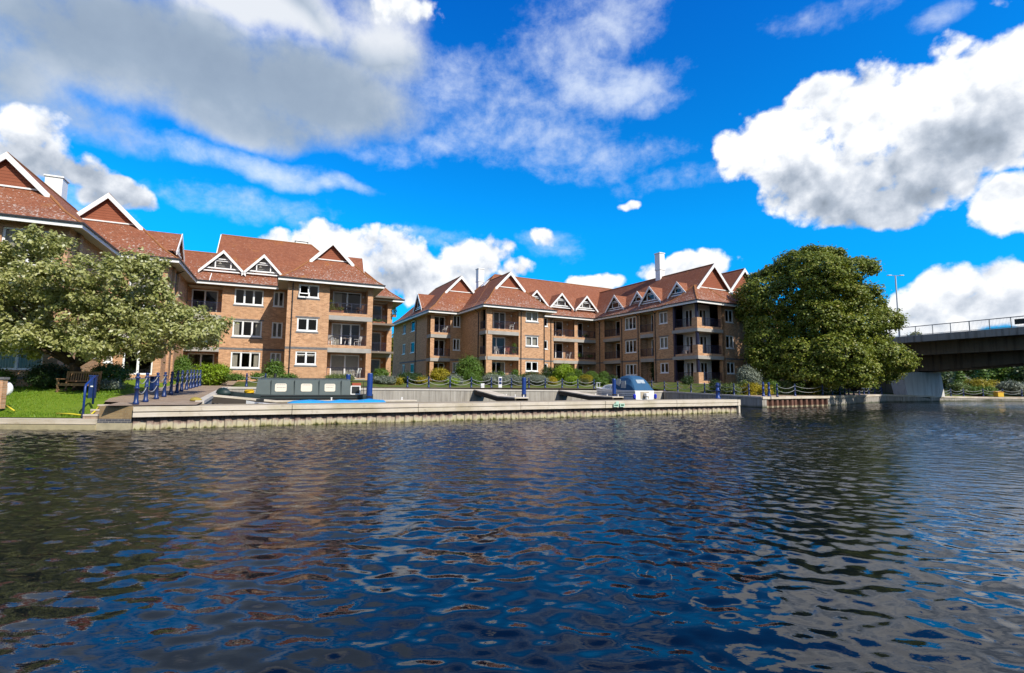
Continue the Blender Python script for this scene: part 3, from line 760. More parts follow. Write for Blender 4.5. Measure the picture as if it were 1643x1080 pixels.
def bay(root, wall, fr, a0, a1, depth=1.6, doors=((.4, .0),), levels=(0, 1, 2), rail=(1, 1, 1), lights=(2, 2, 2), curtains=(0, 0, 0), left_open=False, right_open=False, inner=BRICK, slabx=(0, 0), lamp=True, ledge=0.0):
    """stack of recessed balconies behind an opening a0..a1 of the frame; doors: (from a0, to a1) insets of the patio door"""
    inn = MB()
    for k in levels:
        zf, zt = FL[k], TOP[k]
        d0, d1 = doors[0]; D0, D1 = a0 + d0, a1 - d1
        back = [(D0, D1, zf + .02, zt - .12)]
        bf = Fr((0, 0), (1, 0)); bf.o = fr.o - fr.n * depth; bf.u = fr.u; bf.n = fr.n
        facade(inn, bf, a1, zf - .02, zt + .3, [(*back[0], .1)], a0)
        if not left_open: inn.poly([fr.P(a0, zf, 0), fr.P(a0, zf, -depth), fr.P(a0, zt + .3, -depth), fr.P(a0, zt + .3, 0)])
        if not right_open: inn.poly([fr.P(a1, zf, -depth), fr.P(a1, zf, 0), fr.P(a1, zt + .3, 0), fr.P(a1, zt + .3, -depth)])
        window(root, bf, D0, D1, zf + .02, zt - .12, lights[k], inset=.06, curtain=curtains[k], door=True)
        s = MB()
        if k > 0:
            fr.box(s, a0 - slabx[0], a1 + slabx[1], TOP[k - 1], zf - .25, -depth, ledge + .015)
        else: fr.box(s, a0, a1, zf - .35, zf - .05, -depth, ledge + .01)
        b = s.build('balcony', CONC, root)
        u = MB()
        if k > 0:
            fr.box(u, a0 - slabx[0], a1 + slabx[1], zf - .25, zf + .02, -.22, ledge)
            fr.box(u, a0, a1, zf - .25, zf - .02, -depth, -.22)
        else: fr.box(u, a0, a1, zf - .05, zf + .01, -depth, ledge + .004)
        u.build('upstand', BRICK, b)
        if rail[k]: railing(b, fr, a0 + .02, a1 - .02, zf + .02)
        if lamp and k != 1 or lamp and random.random() < .5:
            l = MB(); x = a1 - .28; fr.box(l, x, x + .14, zt - .62, zt - .40, -depth, -depth + .12); l.build('wall_lamp', RENDERW, root)
    # header over the top opening and ceiling
    h = MB(); fr.box(h, a0, a1, TOP[2] - .01, TOP[2] + .12, -depth, -.0); h.build('soffit_panel', SOFFIT, root)
    inn.build('recess_wall', inner, root)
def hipprof(d): return (d / 1.3) * 1.0 if d <= 1.3 else 1.0 + (d - 1.3) * 1.05
def roof_block(m, cap, s0, s1, t0, t1, z0, ridge='t', front='hip', back='hip', dg=2.6, gab=None):
    """hip roof with flared eaves. ridge axis 't' or 's'; front end = low coordinate end. front/back: hip, gablet, gable"""
    sw = ridge == 's'
    a0, a1, b0, b1 = (s0, s1, t0, t1) if not sw else (t0, t1, s0, s1)     # a across ridge, b along
    half = (a1 - a0) / 2; ac = (a0 + a1) / 2
    def V(a, b, z): return (a, b, z0 + z) if not sw else (b, a, z0 + z)
    def ends(end):
        kind = front if end == 0 else back; bb = b0 if end == 0 else b1; sg = 1 if end == 0 else -1
        return kind, bb, sg
    ds = [0, .65, 1.3, half] if half > 1.3 else [0, half]
    def inset(kind, d):
        if kind == 'hip': return d
        if kind == 'gablet': return d if d <= dg else dg - .32
        return 0
    ds = sorted(set([d for d in ds] + ([dg] if 'gablet' in (front, back) else [])))
    rings = []
    def endb(end, d, upper):
        kind, bb, sg = ends(end)
        if kind == 'gable': return bb
        if kind == 'gablet' and upper: return bb + sg * (dg - .32)
        return bb + sg * d
    for da, db in zip(ds[:-1], ds[1:]):
        up = {}
        for e in (0, 1): up[e] = ends(e)[0] == 'gablet' and da >= dg - 1e-6
        za, zb = hipprof(da), hipprof(db)
        for sgn in (0, 1):
            xa = a0 + da if sgn == 0 else a1 - da; xb = a0 + db if sgn == 0 else a1 - db
            m.poly([V(xa, endb(0, da, up[0]), za), V(xa, endb(1, da, up[1]), za), V(xb, endb(1, db, up[1]), zb), V(xb, endb(0, db, up[0]), zb)])
        for e in (0, 1):
            kind = ends(e)[0]
            if kind == 'hip' or (kind == 'gablet' and not up[e]):
                pa, pb = endb(e, da, False), endb(e, db, False)
                m.poly([V(a0 + da, pa, za), V(a1 - da, pa, za), V(a1 - db, pb, zb), V(a0 + db, pb, zb)])
    # ridge and hip tiles
    zr = hipprof(half)
    e0, e1 = endb(0, half, True), endb(1, half, True)
    cap.tube([V(ac, e0, zr), V(ac, e1, zr)], .085, 6)
    for e in (0, 1):
        kind = ends(e)[0]
        if kind in ('hip', 'gablet'):
            lim = dg if kind == 'gablet' else half
            for sgn in (0, 1):
                pts = [d for d in ds if d <= lim + 1e-6]
                cap.tube([V(a0 + d if sgn == 0 else a1 - d, endb(e, d, False), hipprof(d)) for d in pts], .075, 6)
    return dict(V=V, half=half, ac=ac, zr=zr, e0=e0, e1=e1)
def gablet(root, s0, s1, t0, t1, z0, dg, ridge='t', end=0):
    """white bargeboards and hung tiles of the small gable at the end of a roof block"""
    sw = ridge == 's'; a0, a1, b0, b1 = (s0, s1, t0, t1) if not sw else (t0, t1, s0, s1)
    half = (a1 - a0) / 2; ac = (a0 + a1) / 2; hw = half - dg; zb = hipprof(dg); zr = hipprof(half)
    sg = 1 if end == 0 else -1; bb = b0 if end == 0 else b1
    def V(a, b, z): return Vector((a, b, z0 + z)) if not sw else Vector((b, a, z0 + z))
    bt = bb + sg * dg
    g = MB(); g.poly([V(ac - hw, bt, zb), V(ac + hw, bt, zb), V(ac, bt, zr)])
    o = g.build('gablet', HUNG, root)
    b = MB(); bw = .30; be = bb + sg * (dg - .38)
    sl = math.hypot(hw, zr - zb); ux, uz = hw / sl, (zr - zb) / sl
    for s in (-1, 1):
        lo = V(ac + s * (hw + .25), be, zb - .25 * uz / ux + .06); hi = V(ac, be, zr + .06)
        dn = Vector((0, 0, -bw / ux)); th = V(0, sg * .07, 0) - V(0, 0, 0)
        b.prism([lo, hi, hi + dn, lo + Vector((0, 0, -bw / ux))], th)
    b.build('bargeboard', WHITE, o)
    k = MB(); A, B = V(ac - hw * .95, bt - sg * .10, zb + .0), V(ac + hw * .95, bt - sg * .10, zb)
    k.obox(A, B - A, V(0, sg * .09, 0) - V(0, 0, 0), Vector((0, 0, .1))); k.build('ledge', WHITE, o)
def dormer(root, c, face, zb, hw, h, deep=3.6, lit=None):
    """A-frame dormer: c plan centre of its front, face unit plan vector pointing out"""
    f = Vector((*face, 0)); u = Vector((-f.y, f.x, 0)); C0 = Vector((*c, 0))
    def P(a, z, d): return C0 + u * a + f * d + Vector((0, 0, z))
    m = MB(); ov = .22
    for s in (-1, 1):
        q = [P(s * (hw + .12), zb - .12 * h / hw, ov), P(0, zb + h, ov), P(0, zb + h, -deep), P(s * (hw + .12), zb - .12 * h / hw, -deep)]
        m.poly(q if s < 0 else q[::-1])
    o = m.build('dormer', ROOF, root)
    b = MB(); sl = math.hypot(hw, h); bw = .22
    for s in (-1, 1):
        lo = P(s * (hw + .16), zb - .16 * h / hw + .05, ov + .02); hi = P(0, zb + h + .05, ov + .02); dn = Vector((0, 0, -bw * sl / hw))
        b.prism([lo, hi, hi + dn, lo + dn * .95], f * .06)
    b.build('bargeboard', WHITE, o)
    w_ = MB(); t = .045
    def bar(a0, z0, a1, z1, th=.05):
        A, B = P(a0, z0, 0), P(a1, z1, 0); d = (B - A).normalized(); nn = f.cross(d)
        w_.obox(A - nn * th - f * .04, B - A, nn * 2 * th, f * .08)
    z1 = zb + .22; ih = hw * .80
    bar(-ih, z1, ih, z1, .06); bar(-hw * .36, z1, -hw * .36, zb + h * .60); bar(hw * .36, z1, hw * .36, zb + h * .60); bar(-hw * .36, zb + h * .58, hw * .36, zb + h * .58, .045)
    bar(-hw * .36 + .06, zb + h * .48, hw * .36 - .06, zb + h * .48, .03)
    w_.obox(P(-hw * .9, zb - .12, -.05), u * hw * 1.8, f * .16, Vector((0, 0, .12)))
    w_.build('window_frame', UPVC, o)
    g = MB(); g.poly([P(-hw * .98, zb, -.03), P(hw * .98, zb, -.03), P(0, zb + h * .97, -.03)]); g.build('pane', GLASS, o)
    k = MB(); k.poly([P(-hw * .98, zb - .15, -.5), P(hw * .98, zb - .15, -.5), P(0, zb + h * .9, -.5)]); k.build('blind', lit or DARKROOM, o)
def eaves(root, line, z0, over=.8):
    """soffit, fascia and gutter along an eave polyline (building on the left of travel)"""
    pts = [Vector((*p, 0)) for p in line]; n = len(pts)
    def offset(dist):
        out = []
        for i in range(n):
            d0 = (pts[i] - pts[i - 1]).normalized() if i else (pts[1] - pts[0]).normalized()
            d1 = (pts[i + 1] - pts[i]).normalized() if i < n - 1 else d0
            l0, l1 = Vector((-d0.y, d0.x, 0)), Vector((-d1.y, d1.x, 0))
            b = (l0 + l1); b = b / max(b.dot(l0), .2) if b.length > 1e-6 else l0
            out.append(pts[i] + b * dist)
        return out
    inn = offset(over + .05); o0 = offset(-.015); o1 = offset(.03); g0 = offset(-.11); g1 = offset(-.012)
    Z = Vector((0, 0, 1)); S = MB(); F = MB(); G = MB()
    for i in range(n - 1):
        S.poly([pts[i] + Z * (z0 - .24), inn[i] + Z * (z0 - .10), inn[i + 1] + Z * (z0 - .10), pts[i + 1] + Z * (z0 - .24)])
        for (A, B, m_, za, zb) in ((o0, o1, F, z0 - .26, z0 + .01), (g0, g1, G, z0 - .03, z0 + .07)):
            a, b, c, d = A[i], A[i + 1], B[i + 1], B[i]
            m_.poly([a + Z * za, b + Z * za, b + Z * zb, a + Z * zb]); m_.poly([a + Z * zb, b + Z * zb, c + Z * zb, d + Z * zb]); m_.poly([d + Z * za, c + Z * za, b + Z * za, a + Z * za])
            m_.poly([c + Z * za, d + Z * za, d + Z * zb, c + Z * zb])
    S.build('soffit', SOFFIT, root); F.build('fascia', WHITE, root); G.build('gutter', GUTTER, root)
def downpipe(root, fr, a, z0, z1, d=.07):
    m = MB(); m.tube([fr.P(a, z0, d), fr.P(a, z1 - .45, d), fr.P(a, z1 - .05, d + .6)], .05, 8)
    for z in np.arange(z0 + 1, z1, 1.5): fr.box(m, a - .07, a + .07, z, z + .05, 0, d + .06)
    m.build('downpipe', GUTTER, root)
def band(m, fr, a0, a1, z0, z1): fr.box(m, a0, a1, z0, z1, 0.0, .012)
def lintels(m, fr, a0, a1, z0, z1, top=True, sill=True):
    if top: band(m, fr, a0 - .16, a1 + .16, z1, z1 + .15)
    if sill: band(m, fr, a0 - .1, a1 + .1, z0 - .20, z0 - .07)
def chimney(root, s, t, z0, z1, w=1.2, m=None):
    m = MB(); h = w / 2
    m.box(s - h * .92, s + h * .92, t - h * .92, t + h * .92, z0, z0 + (z1 - z0) * .45); m.box(s - h * 1.06, s + h * 1.06, t - h * 1.06, t + h * 1.06, z0 + (z1 - z0) * .45, z0 + (z1 - z0) * .5)
    m.box(s - h, s + h, t - h, t + h, z0 + (z1 - z0) * .5, z1 - .14); m.box(s - h * 1.14, s + h * 1.14, t - h * 1.14, t + h * 1.14, z1 - .14, z1)
    m.build('chimney', WHITE, root, bevel=.02)

# ================================================================== left apartment block
def block_left():
    root = framed('apartment_building', 25.0, (-6, 50, 2.2))
    tag(root, 'left apartment block of buff brick with two white triangular dormers, stepped behind the pale tree', 'apartment block')
    Z0 = 11.2; WZ0, WZ1 = 1.3, 11.25
    wall = MB(); st = MB()
    W2 = [(9.66, 10.86), (6.56, 7.76), (3.5, 4.72)]; W3 = [(9.34, 10.86), (6.25, 7.8), (3.22, 4.78)]
    # A4 projecting front wing
    f4 = Fr((0, 48), (1, 0)); holes = []
    for k, (a, b) in enumerate(W2):
        holes.append((.9, 2.64, a, b)); window(root, f4, .9, 2.64, a, b, 2, curtain=(0, 0, 4)[k], openleaf=(k == 0), trans=(0, 0, .28)[k])
        lintels(st, f4, .9, 2.64, a, b, top=k == 1)
    holes.append((3.57, 7.03, FL[0], TOP[2], .4)); facade(wall, f4, 7.52, WZ0, WZ1, holes)
    bay(root, wall, f4, 3.57, 7.03, 1.6, ((.42, .38),), curtains=(2, 3, 3), slabx=(0, .47), lights=(2, 3, 2))
    band(st, f4, -.0, 3.55, 4.90, 5.11); downpipe(root, f4, .42, 2.2, 11.1)
    facade(wall, Fr((0, 53.1), (0, -1)), 5.1, WZ0, WZ1); facade(wall, Fr((7.52, 48), (0, 1)), 7.2, WZ0, WZ1)
    # A5
    f5 = Fr((7.52, 55.2), (1, 0)); facade(wall, f5, 3.3, WZ0, WZ1, [(.5, 2.76, FL[0], TOP[2], .3)])
    bay(root, wall, f5, .5, 2.76, 1.4, ((.35, .35),), slabx=(.4, .54), lights=(1, 1, 1))
    facade(wall, Fr((10.82, 55.2), (0, 1)), 9, WZ0, WZ1)
    # A3
    f3 = Fr((-8.45, 53.1), (1, 0)); holes = [(.02, 2.84, FL[0], TOP[2], .4)]
    for k, (a, b) in enumerate(W3):
        holes += [(3.85, 6.33, a, b), (7.2, 8.15, a, b)]
        window(root, f3, 3.85, 6.33, a, b, 3, curtain=(0, 1, 1)[k]); window(root, f3, 7.2, 8.15, a, b, 2, curtain=(0, 0, 2)[k])
        lintels(st, f3, 3.85, 6.33, a, b, top=k == 1, sill=True)
    facade(wall, f3, 8.45, WZ0, WZ1, holes); band(st, f3, 2.86, 8.43, 4.95, 5.16)
    bay(root, wall, f3, .02, 2.84, 1.5, ((.15, .5),), lights=(2, 2, 2))
    # A2
    f2 = Fr((-12.05, 44.75), (1, 0)); holes = []
    for k in range(3):
        a, b = FL[k] + .05, TOP[k] - .05
        holes += [(1.25, 3.1, a, b), (.12, .66, a + .85, b)]
        window(root, f2, 1.25, 3.1, a, b, 2, door=True, curtain=(0, 0, 2)[k]); window(root, f2, .12, .66, a + .85, b, 1, curtain=(2, 0, 0)[k])
    facade(wall, f2, 3.6, WZ0, WZ1, holes); band(st, f2, 0, 3.6, 2.02, 2.16); band(st, f2, 0, 1.2, 4.9, 5.1)
    for k in range(1, 3):
        s = MB(); f2.box(s, 1.1, 3.25, FL[k] - .3, FL[k], 0, .35); b_ = s.build('balcony', CONC, root); railing(b_, f2, 1.12, 3.23, FL[k], d=.30)
    s2 = Fr((-8.45, 44.75), (0, 1)); facade(wall, s2, 8.35, WZ0, WZ1, []); 
    for a in (1.7, 3.4): s2.box(wall, a, a + .5, WZ0, 11.0, 0, .16)
    downpipe(root, s2, 2.7, 2.2, 11.1)
    # A1
    f1 = Fr((-20, 37.2), (1, 0)); holes = []
    for k in range(3):
        a, b = FL[k] + .15, TOP[k] - .1
        holes += [(4.95, 7.3, a, b), (1.2, 3.6, a, b)]
        window(root, f1, 4.95, 7.3, a, b, 2, door=True, inset=.16, curtain=(2, 1, 3)[k]); window(root, f1, 1.2, 3.6, a, b, 2, door=True, curtain=2)
    facade(wall, f1, 7.95, WZ0, WZ1, holes); band(st, f1, 0, 7.95, 1.98, 2.12); band(st, f1, 0, 7.95, 4.93, 5.1)
    for k in range(1, 3):
        s = MB(); f1.box(s, 4.2, 6.0, FL[k] - .3, FL[k], .0, .5); b_ = s.build('balcony', CONC, root); railing(b_, f1, 3.9, 6.0, FL[k], d=.44)
    s1 = Fr((-12.05, 37.2), (0, 1)); hl = []
    for k, (a, b) in enumerate(W2):
        hl.append((5.9, 7.0, a, b)); window(root, s1, 5.9, 7.0, a, b, 2, curtain=(0, 0, 2)[k])
    facade(wall, s1, 7.55, WZ0, WZ1, hl); s1.box(wall, 1.1, 1.6, WZ0, 11.0, 0, .2)
    # closing back walls
    facade(wall, Fr((10.82, 64), (-1, 0)), 30.8, WZ0, WZ1); facade(wall, Fr((-20, 64), (0, -1)), 26.8, WZ0, WZ1)
    wall.build('wall', BRICK, root); st.build('string_course', BRICK_GREY, root)
    fl = MB()
    for z in (FL[1] - .3, FL[2] - .3, 11.1):
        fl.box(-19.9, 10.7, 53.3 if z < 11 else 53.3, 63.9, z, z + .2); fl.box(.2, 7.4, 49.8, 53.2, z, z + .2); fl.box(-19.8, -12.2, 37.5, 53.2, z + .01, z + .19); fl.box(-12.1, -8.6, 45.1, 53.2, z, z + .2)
    fl.build('floor_slab', DARKROOM, root)
    line = [(-20.4, 36.4), (-11.25, 36.4), (-11.25, 43.95), (-7.65, 43.95), (-7.65, 52.3), (-.8, 52.3), (-.8, 47.2), (8.4, 47.2), (8.4, 54.4), (11.9, 54.4), (11.9, 64)]
    eaves(root, line, Z0)
    r = MB(); cap = MB()
    B = lambda *a, **k: roof_block(r, cap, *a, **k)
    B(-20.4, -11.25, 36.4, 54, Z0, front='gablet', dg=2.65); gablet(root, -20.4, -11.25, 36.4, 54, Z0, 2.65)
    B(-18.5, -7.65, 43.95, 60, Z0, front='gablet', dg=3.3); gablet(root, -18.5, -7.65, 43.95, 60, Z0, 3.3)
    B(-18.0, -6.6, 52.3, 59.6, Z0, ridge='s', front='gable', back='gable')
    B(-6.6, 8.4, 52.33, 64.8, Z0, ridge='s', front='gable', back='hip')
    B(-.8, 8.4, 47.2, 60, Z0, front='gablet', dg=2.8); gablet(root, -.8, 8.4, 47.2, 60, Z0, 2.8)
    B(1.0, 11.9, 54.4, 64.1, Z0, ridge='s', front='gable', back='hip')
    r.build('roof', ROOF, root); cap.build('ridge_tile', RIDGE, root)
    v = MB(); h = 6.23   # verge of the high roof
    for d0, d1 in ((0, 1.3), (1.3, 6.23)):
        v.prism([(-6.62, 52.33 + d0, Z0 + hipprof(d0) + .03), (-6.62, 52.33 + d1, Z0 + hipprof(d1) + .03), (-6.62, 52.33 + d1, Z0 + hipprof(d1) - .25), (-6.62, 52.33 + d0, Z0 + hipprof(d0) - .25)], (-.07, 0, 0))
    v.build('verge_board', WHITE, root)
    g = MB(); g.poly([(-6.55, 52.9, Z0), (-6.55, 64, Z0), (-6.55, 58.56, Z0 + 5.9)]); g.build('gable_wall', HUNG, root)
    dormer(root, (-5.76, 53.7), (0, -1), 12.55, 1.82, 1.95, lit=RENDERW); dormer(root, (-2.28, 53.7), (0, -1), 12.6, 1.72, 1.9, lit=RENDERW)
    dormer(root, (-8.5, 47.9), (1, 0), 12.5, 1.5, 1.7, deep=4); dormer(root, (6.7, 52.2), (1, 0), 13.0, 1.5, 1.9, deep=3)
    chimney(root, -17.3, 50.0, 13.2, 18.2, 1.1); chimney(root, 1.2, 62, 15, 18.55, 1.3)
    return root
block_left()

# ================================================================== right apartment block
def block_right():
    root = framed('apartment_building', 28.5, (34, 56, 2.2))
    tag(root, 'right L shaped buff brick apartment block with rows of dormers, behind the moored cruiser', 'apartment block')
    Z0 = 11.1; WZ0, WZ1 = 1.2, 11.2
    wall = MB(); st = MB()
    W2 = [(9.62, 10.84), (6.55, 7.78), (3.45, 4.66)]; W25 = [(9.25, 10.8), (6.2, 7.74), (3.3, 4.66)]
    # left wing: side facing left
    fl = Fr((20.6, 74), (0, -1)); hl = []
    for k, (a, b) in enumerate(W25):
        hl += [(5.3, 7.3, a, b), (1.2, 2.8, a, b)]
        window(root, fl, 5.3, 7.3, a, b, 1, curtain=(0, 0, 0)[k]); window(root, fl, 1.2, 2.8, a, b, 2)
    hl.append((12.6, 14.3, FL[0], TOP[2], .4)); facade(wall, fl, 14.6, WZ0, WZ1, hl); band(st, fl, 0, 12.5, 4.85, 5.06); downpipe(root, fl, 8.0, 2, 11)
    # left wing front with corner balcony
    fa = Fr((20.4, 59.4), (1, 0)); hl = [(.52, 2.7, FL[0], TOP[2], .4)]
    for k, (a, b) in enumerate(W25):
        hl.append((3.1, 4.1, a, b)); window(root, fa, 3.1, 4.1, a, b, 2, curtain=(0, 1, 2)[k])
    facade(wall, fa, 4.25, WZ0, WZ1, hl); bay(root, wall, fa, .52, 2.7, 1.5, ((.42, .2),), slabx=(.5, 0), ledge=.10, lights=(2, 2, 2), left_open=False)
    band(st, fa, 2.75, 4.25, 4.85, 5.06)
    sb = Fr((20.6, 61.5), (0, -1))
    # projecting centre wing: side and front
    fc = Fr((24.65, 59.4), (0, -1)); facade(wall, fc, 7.7, WZ0, WZ1, [(5.9, 7.35, FL[0], TOP[2], .4)]); band(st, fc, 0, 5.85, 4.85, 5.06); downpipe(root, fc, 5.5, 2.2, 11)
    for k in range(3):
        s = MB(); fc.box(s, 5.9, 7.7, FL[k] - .66, FL[k] - .25, -.3, .1)
        b_ = s.build('balcony', CONC, root); u = MB(); fc.box(u, 5.9, 7.35, FL[k] - .25, FL[k] + .02, -.25, .05); u.build('upstand', BRICK, b_); railing(b_, fc, 5.95, 7.3, FL[k] + .02)
    fr_ = Fr((24.65, 51.7), (1, 0)); hl = [(.75, 4.35, FL[0], TOP[2], .4)]
    for k, (a, b) in enumerate(W2):
        hl.append((5.35, 7.15, a, b)); window(root, fr_, 5.35, 7.15, a, b, 2, curtain=(2, 2, 0)[k])
        lintels(st, fr_, 5.35, 7.15, a, b, top=k == 1)
    facade(wall, fr_, 8.1, WZ0, WZ1, hl); bay(root, wall, fr_, .75, 4.35, 1.6, ((.12, 1.0),), slabx=(.6, .0), lights=(2, 2, 3), ledge=.04, curtains=(1, 0, 0))
    band(st, fr_, 4.4, 8.1, 4.86, 5.07); downpipe(root, fr_, 4.66, 2.2, 11); downpipe(root, fr_, 8.0, 2.2, 11)
    facade(wall, Fr((32.75, 51.7), (0, 1)), 3.7, WZ0, WZ1)
    # centre
    fm = Fr((32.75, 55.3), (1, 0)); hl = [(3.72, 7.18, FL[0], TOP[2], .4), (7.72, 10.85, FL[0], TOP[2], .4)]
    for k, (a, b) in enumerate(W2):
        hl.append((2.2, 2.78, a, b)); window(root, fm, 2.2, 2.78, a, b, 1)
    facade(wall, fm, 10.85, WZ0, WZ1, hl)
    bay(root, wall, fm, 3.72, 7.18, 1.5, ((.12, .9),), slabx=(.1, .0), lights=(2, 2, 2), ledge=.04); bay(root, wall, fm, 7.72, 10.85, 1.5, ((.3, 1.1),), slabx=(.54, 0), lights=(2, 2, 2), ledge=.04)
    downpipe(root, fm, 3.25, 2.2, 11); band(st, fm, .0, 3.6, 4.86, 5.07)
    # right wing, side facing left
    fw = Fr((43.6, 55.3), (0, -1)); hl = [(2.0, 5.2, FL[0], TOP[2], .4), (9.0, 11.3, FL[0], TOP[2], .4)]
    W4 = [(9.02, 10.66), (6.0, 7.66), (3.1, 4.55)]; W5 = [(9.2, 10.6), (6.2, 7.6), (3.3, 4.52)]
    for k in range(3):
        hl += [(6.2, 8.3, *W4[k]), (12.3, 13.6, *W5[k])]
        window(root, fw, 6.2, 8.3, *W4[k], 3, curtain=(1, 0, 1)[k]); window(root, fw, 12.3, 13.6, *W5[k], 2, curtain=(2, 2, 0)[k])
        lintels(st, fw, 6.2, 8.3, *W4[k], top=k < 2, sill=False); lintels(st, fw, 12.3, 13.6, *W5[k], top=k < 2, sill=False)
    facade(wall, fw, 14.75, WZ0, WZ1, hl)
    bay(root, wall, fw, 2.0, 5.2, 1.5, ((.6, .6),), slabx=(.2, .1), lights=(2, 2, 2), ledge=.06, lamp=False); bay(root, wall, fw, 9.0, 11.3, 1.2, ((.75, .65),), lights=(1, 1, 1), rail=(0, 1, 1))
    band(st, fw, .1, 1.9, 4.82, 5.0); band(st, fw, 5.35, 8.9, 4.82, 5.0); band(st, fw, 11.4, 14.7, 4.82, 5.0)
    for a in (1.0, 5.6, 8.7, 11.65): downpipe(root, fw, a, 2.1, 11)
    # corner pavilion: balconies on two sides with white inner walls
    ip = MB(); P0, P1, Q0, Q1 = 43.3, 47.3, 37.1, 40.55
    iw = Fr((44.9, 40.55), (0, -1)); jw = Fr((44.9, 38.75), (1, 0))
    for k in range(3):
        zf, zt = FL[k], TOP[k]
        facade(ip, iw, 1.8, zf - .3, zt + .35, [(.35, 1.45, zf + .05, zt - .2, .1)]); window(root, iw, .35, 1.45, zf + .05, zt - .2, 2, door=True, inset=.05, curtain=(1, 1, 0)[k])
        facade(ip, jw, 2.5, zf - .3, zt + .35, [(.7, 1.9, zf + .05, zt - .2, .1)]); window(root, jw, .7, 1.9, zf + .05, zt - .2, 2, door=True, inset=.05, curtain=(0, 1, 1)[k])
        s = MB()
        for (x0, x1, y0, y1) in ((P0 - .12, 45, Q0 - .12, Q1 + .1), (45, P1 + .1, Q0 - .12, 38.8)):
            s.box(x0, x1, y0, y1, zf - .62 if k else zf - .6, zf - .25)
        b_ = s.build('balcony', CONC, root)
        u = MB(); u.box(P0, P0 + .2, Q0 + .2, Q1, zf - .25, zf + .02); u.box(P0, P1, Q0, Q0 + .2, zf - .25, zf + .02); u.box(P0 + .2, 44.9, Q0 + .2, Q1, zf - .25, zf - .05); u.box(44.9, P1, Q0 + .2, 38.75, zf - .25, zf - .05)
        u.box(P0 - .01, P0 + .75, Q0 - .01, Q0 + .24, zf + .02, zf + .95); u.box(P0 - .01, P0 + .24, Q0 + .24, Q0 + .75, zf + .02, zf + .95)
        u.build('upstand', BRICK, b_)
        f_l = Fr((P0, Q1), (0, -1)); f_f = Fr((P0, Q0), (1, 0)); railing(b_, f_l, .05, 2.68, zf + .02, d=-.1); railing(b_, f_f, .78, 3.95, zf + .02, d=-.1)
    ip.build('recess_wall', RENDERW, root)
    ps = MB()
    for (x, y) in ((P0 + .2, Q0 + .2), (P0 + .12, Q1 - .12)): ps.box(x - .13, x + .13, y - .13, y + .13, 1.6, 11.05)
    ps.build('post', RAILBLK, root); pc = MB(); pc.box(P1 - .0, P1 + .45, Q0, Q0 + .45, 1.3, 11.1); pc.box(P0 + .0, P0 + .35, Q1, Q1 + .5, 1.3, 4.7); pc.build('pier', BRICK, root)
    # right wing front
    fe = Fr((47.3, 37.1), (1, 0)); hl = []
    for k in range(3):
        for (a, b, n) in ((.65, 2.0, 2), (4.1, 5.9, 3), (8.2, 9.8, 2)):
            z0, z1 = W5[k]; hl.append((a, b, z0 - .1, z1)); window(root, fe, a, b, z0 - .1, z1, n, curtain=random.choice((0, 1, 2)))
    facade(wall, fe, 11.0, WZ0, WZ1, hl); band(st, fe, .45, 11, 4.82, 5.0)
    facade(wall, Fr((58.3, 37.1), (0, 1)), 40.9, WZ0, WZ1); facade(wall, Fr((58.3, 78), (-1, 0)), 37.7, WZ0, WZ1); facade(wall, Fr((20.6, 78), (0, -1)), 4, WZ0, WZ1)
    wall.build('wall', BRICK, root); st.build('string_course', BRICK_GREY, root)
    s = MB()
    for z in (FL[1] - .3, FL[2] - .3, 11.0):
        s.box(20.9, 58, 61.2, 77.8, z, z + .2); s.box(26.5, 32.6, 53.6, 61.1, z, z + .2); s.box(33, 43, 57, 61.1, z, z + .2); s.box(45.4, 58, 39, 61.1, z, z + .2)
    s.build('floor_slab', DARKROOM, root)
    line = [(19.85, 78), (19.85, 58.6), (23.85, 58.6), (23.85, 50.9), (34.0, 50.9), (34.0, 54.5), (42.8, 54.5), (42.8, 41.3), (42.5, 41.3), (42.5, 36.3), (58.9, 36.3)]
    eaves(root, line, Z0)
    r = MB(); cap = MB(); B = lambda *a, **k: roof_block(r, cap, *a, **k)
    B(19.85, 31.3, 58.6, 78, Z0, front='gablet', dg=3.6); gablet(root, 19.85, 31.3, 58.6, 78, Z0, 3.6)
    B(23.85, 34.0, 50.9, 66, Z0, front='gablet', dg=3.15); gablet(root, 23.85, 34.0, 50.9, 66, Z0, 3.15)
    B(23.92, 54, 54.5, 66.9, Z0, ridge='s', front='hip', back='gable')
    B(42.8, 53.2, 36.35, 70, Z0, front='gablet', dg=2.35); gablet(root, 42.8, 53.2, 36.35, 70, Z0, 2.35)
    B(48.3, 58.9, 36.4, 62, Z0, front='gablet', dg=2.35); gablet(root, 48.3, 58.9, 36.4, 62, Z0, 2.35)
    B(42.5, 49.4, 36.3, 41.3, Z0 + .03, ridge='s', front='hip', back='hip')
    r.build('roof', ROOF, root); cap.build('ridge_tile', RIDGE, root)
    dl = RENDERW
    for x in (33.9, 38.0, 42.3): dormer(root, (x, 55.75), (0, -1), 12.55, 1.85, 1.95, lit=RENDERW)
    dormer(root, (44.05, 51.4), (-1, 0), 12.15, 1.8, 1.95); dormer(root, (44.6, 47.5), (-1, 0), 12.55, 1.3, 1.5); dormer(root, (44.05, 44.75), (-1, 0), 12.2, 1.75, 1.95); dormer(root, (44.5, 40.7), (-1, 0), 12.55, 1.35, 1.5, lit=RENDERW)
    dormer(root, (21.3, 67.2), (-1, 0), 12.5, 1.8, 2.2, deep=5)
    chimney(root, 30.5, 66.5, 15.5, 19.3, .95); chimney(root, 48.0, 47.0, 15.2, 19.5, .9)
    k = MB(); k.obox((28.2, 60.0, 15.33), (0, 1.2, 0), (.8, 0, .84), (-.06, 0, .06)); k.build('skylight', UPVC, root)
    return root
block_right()
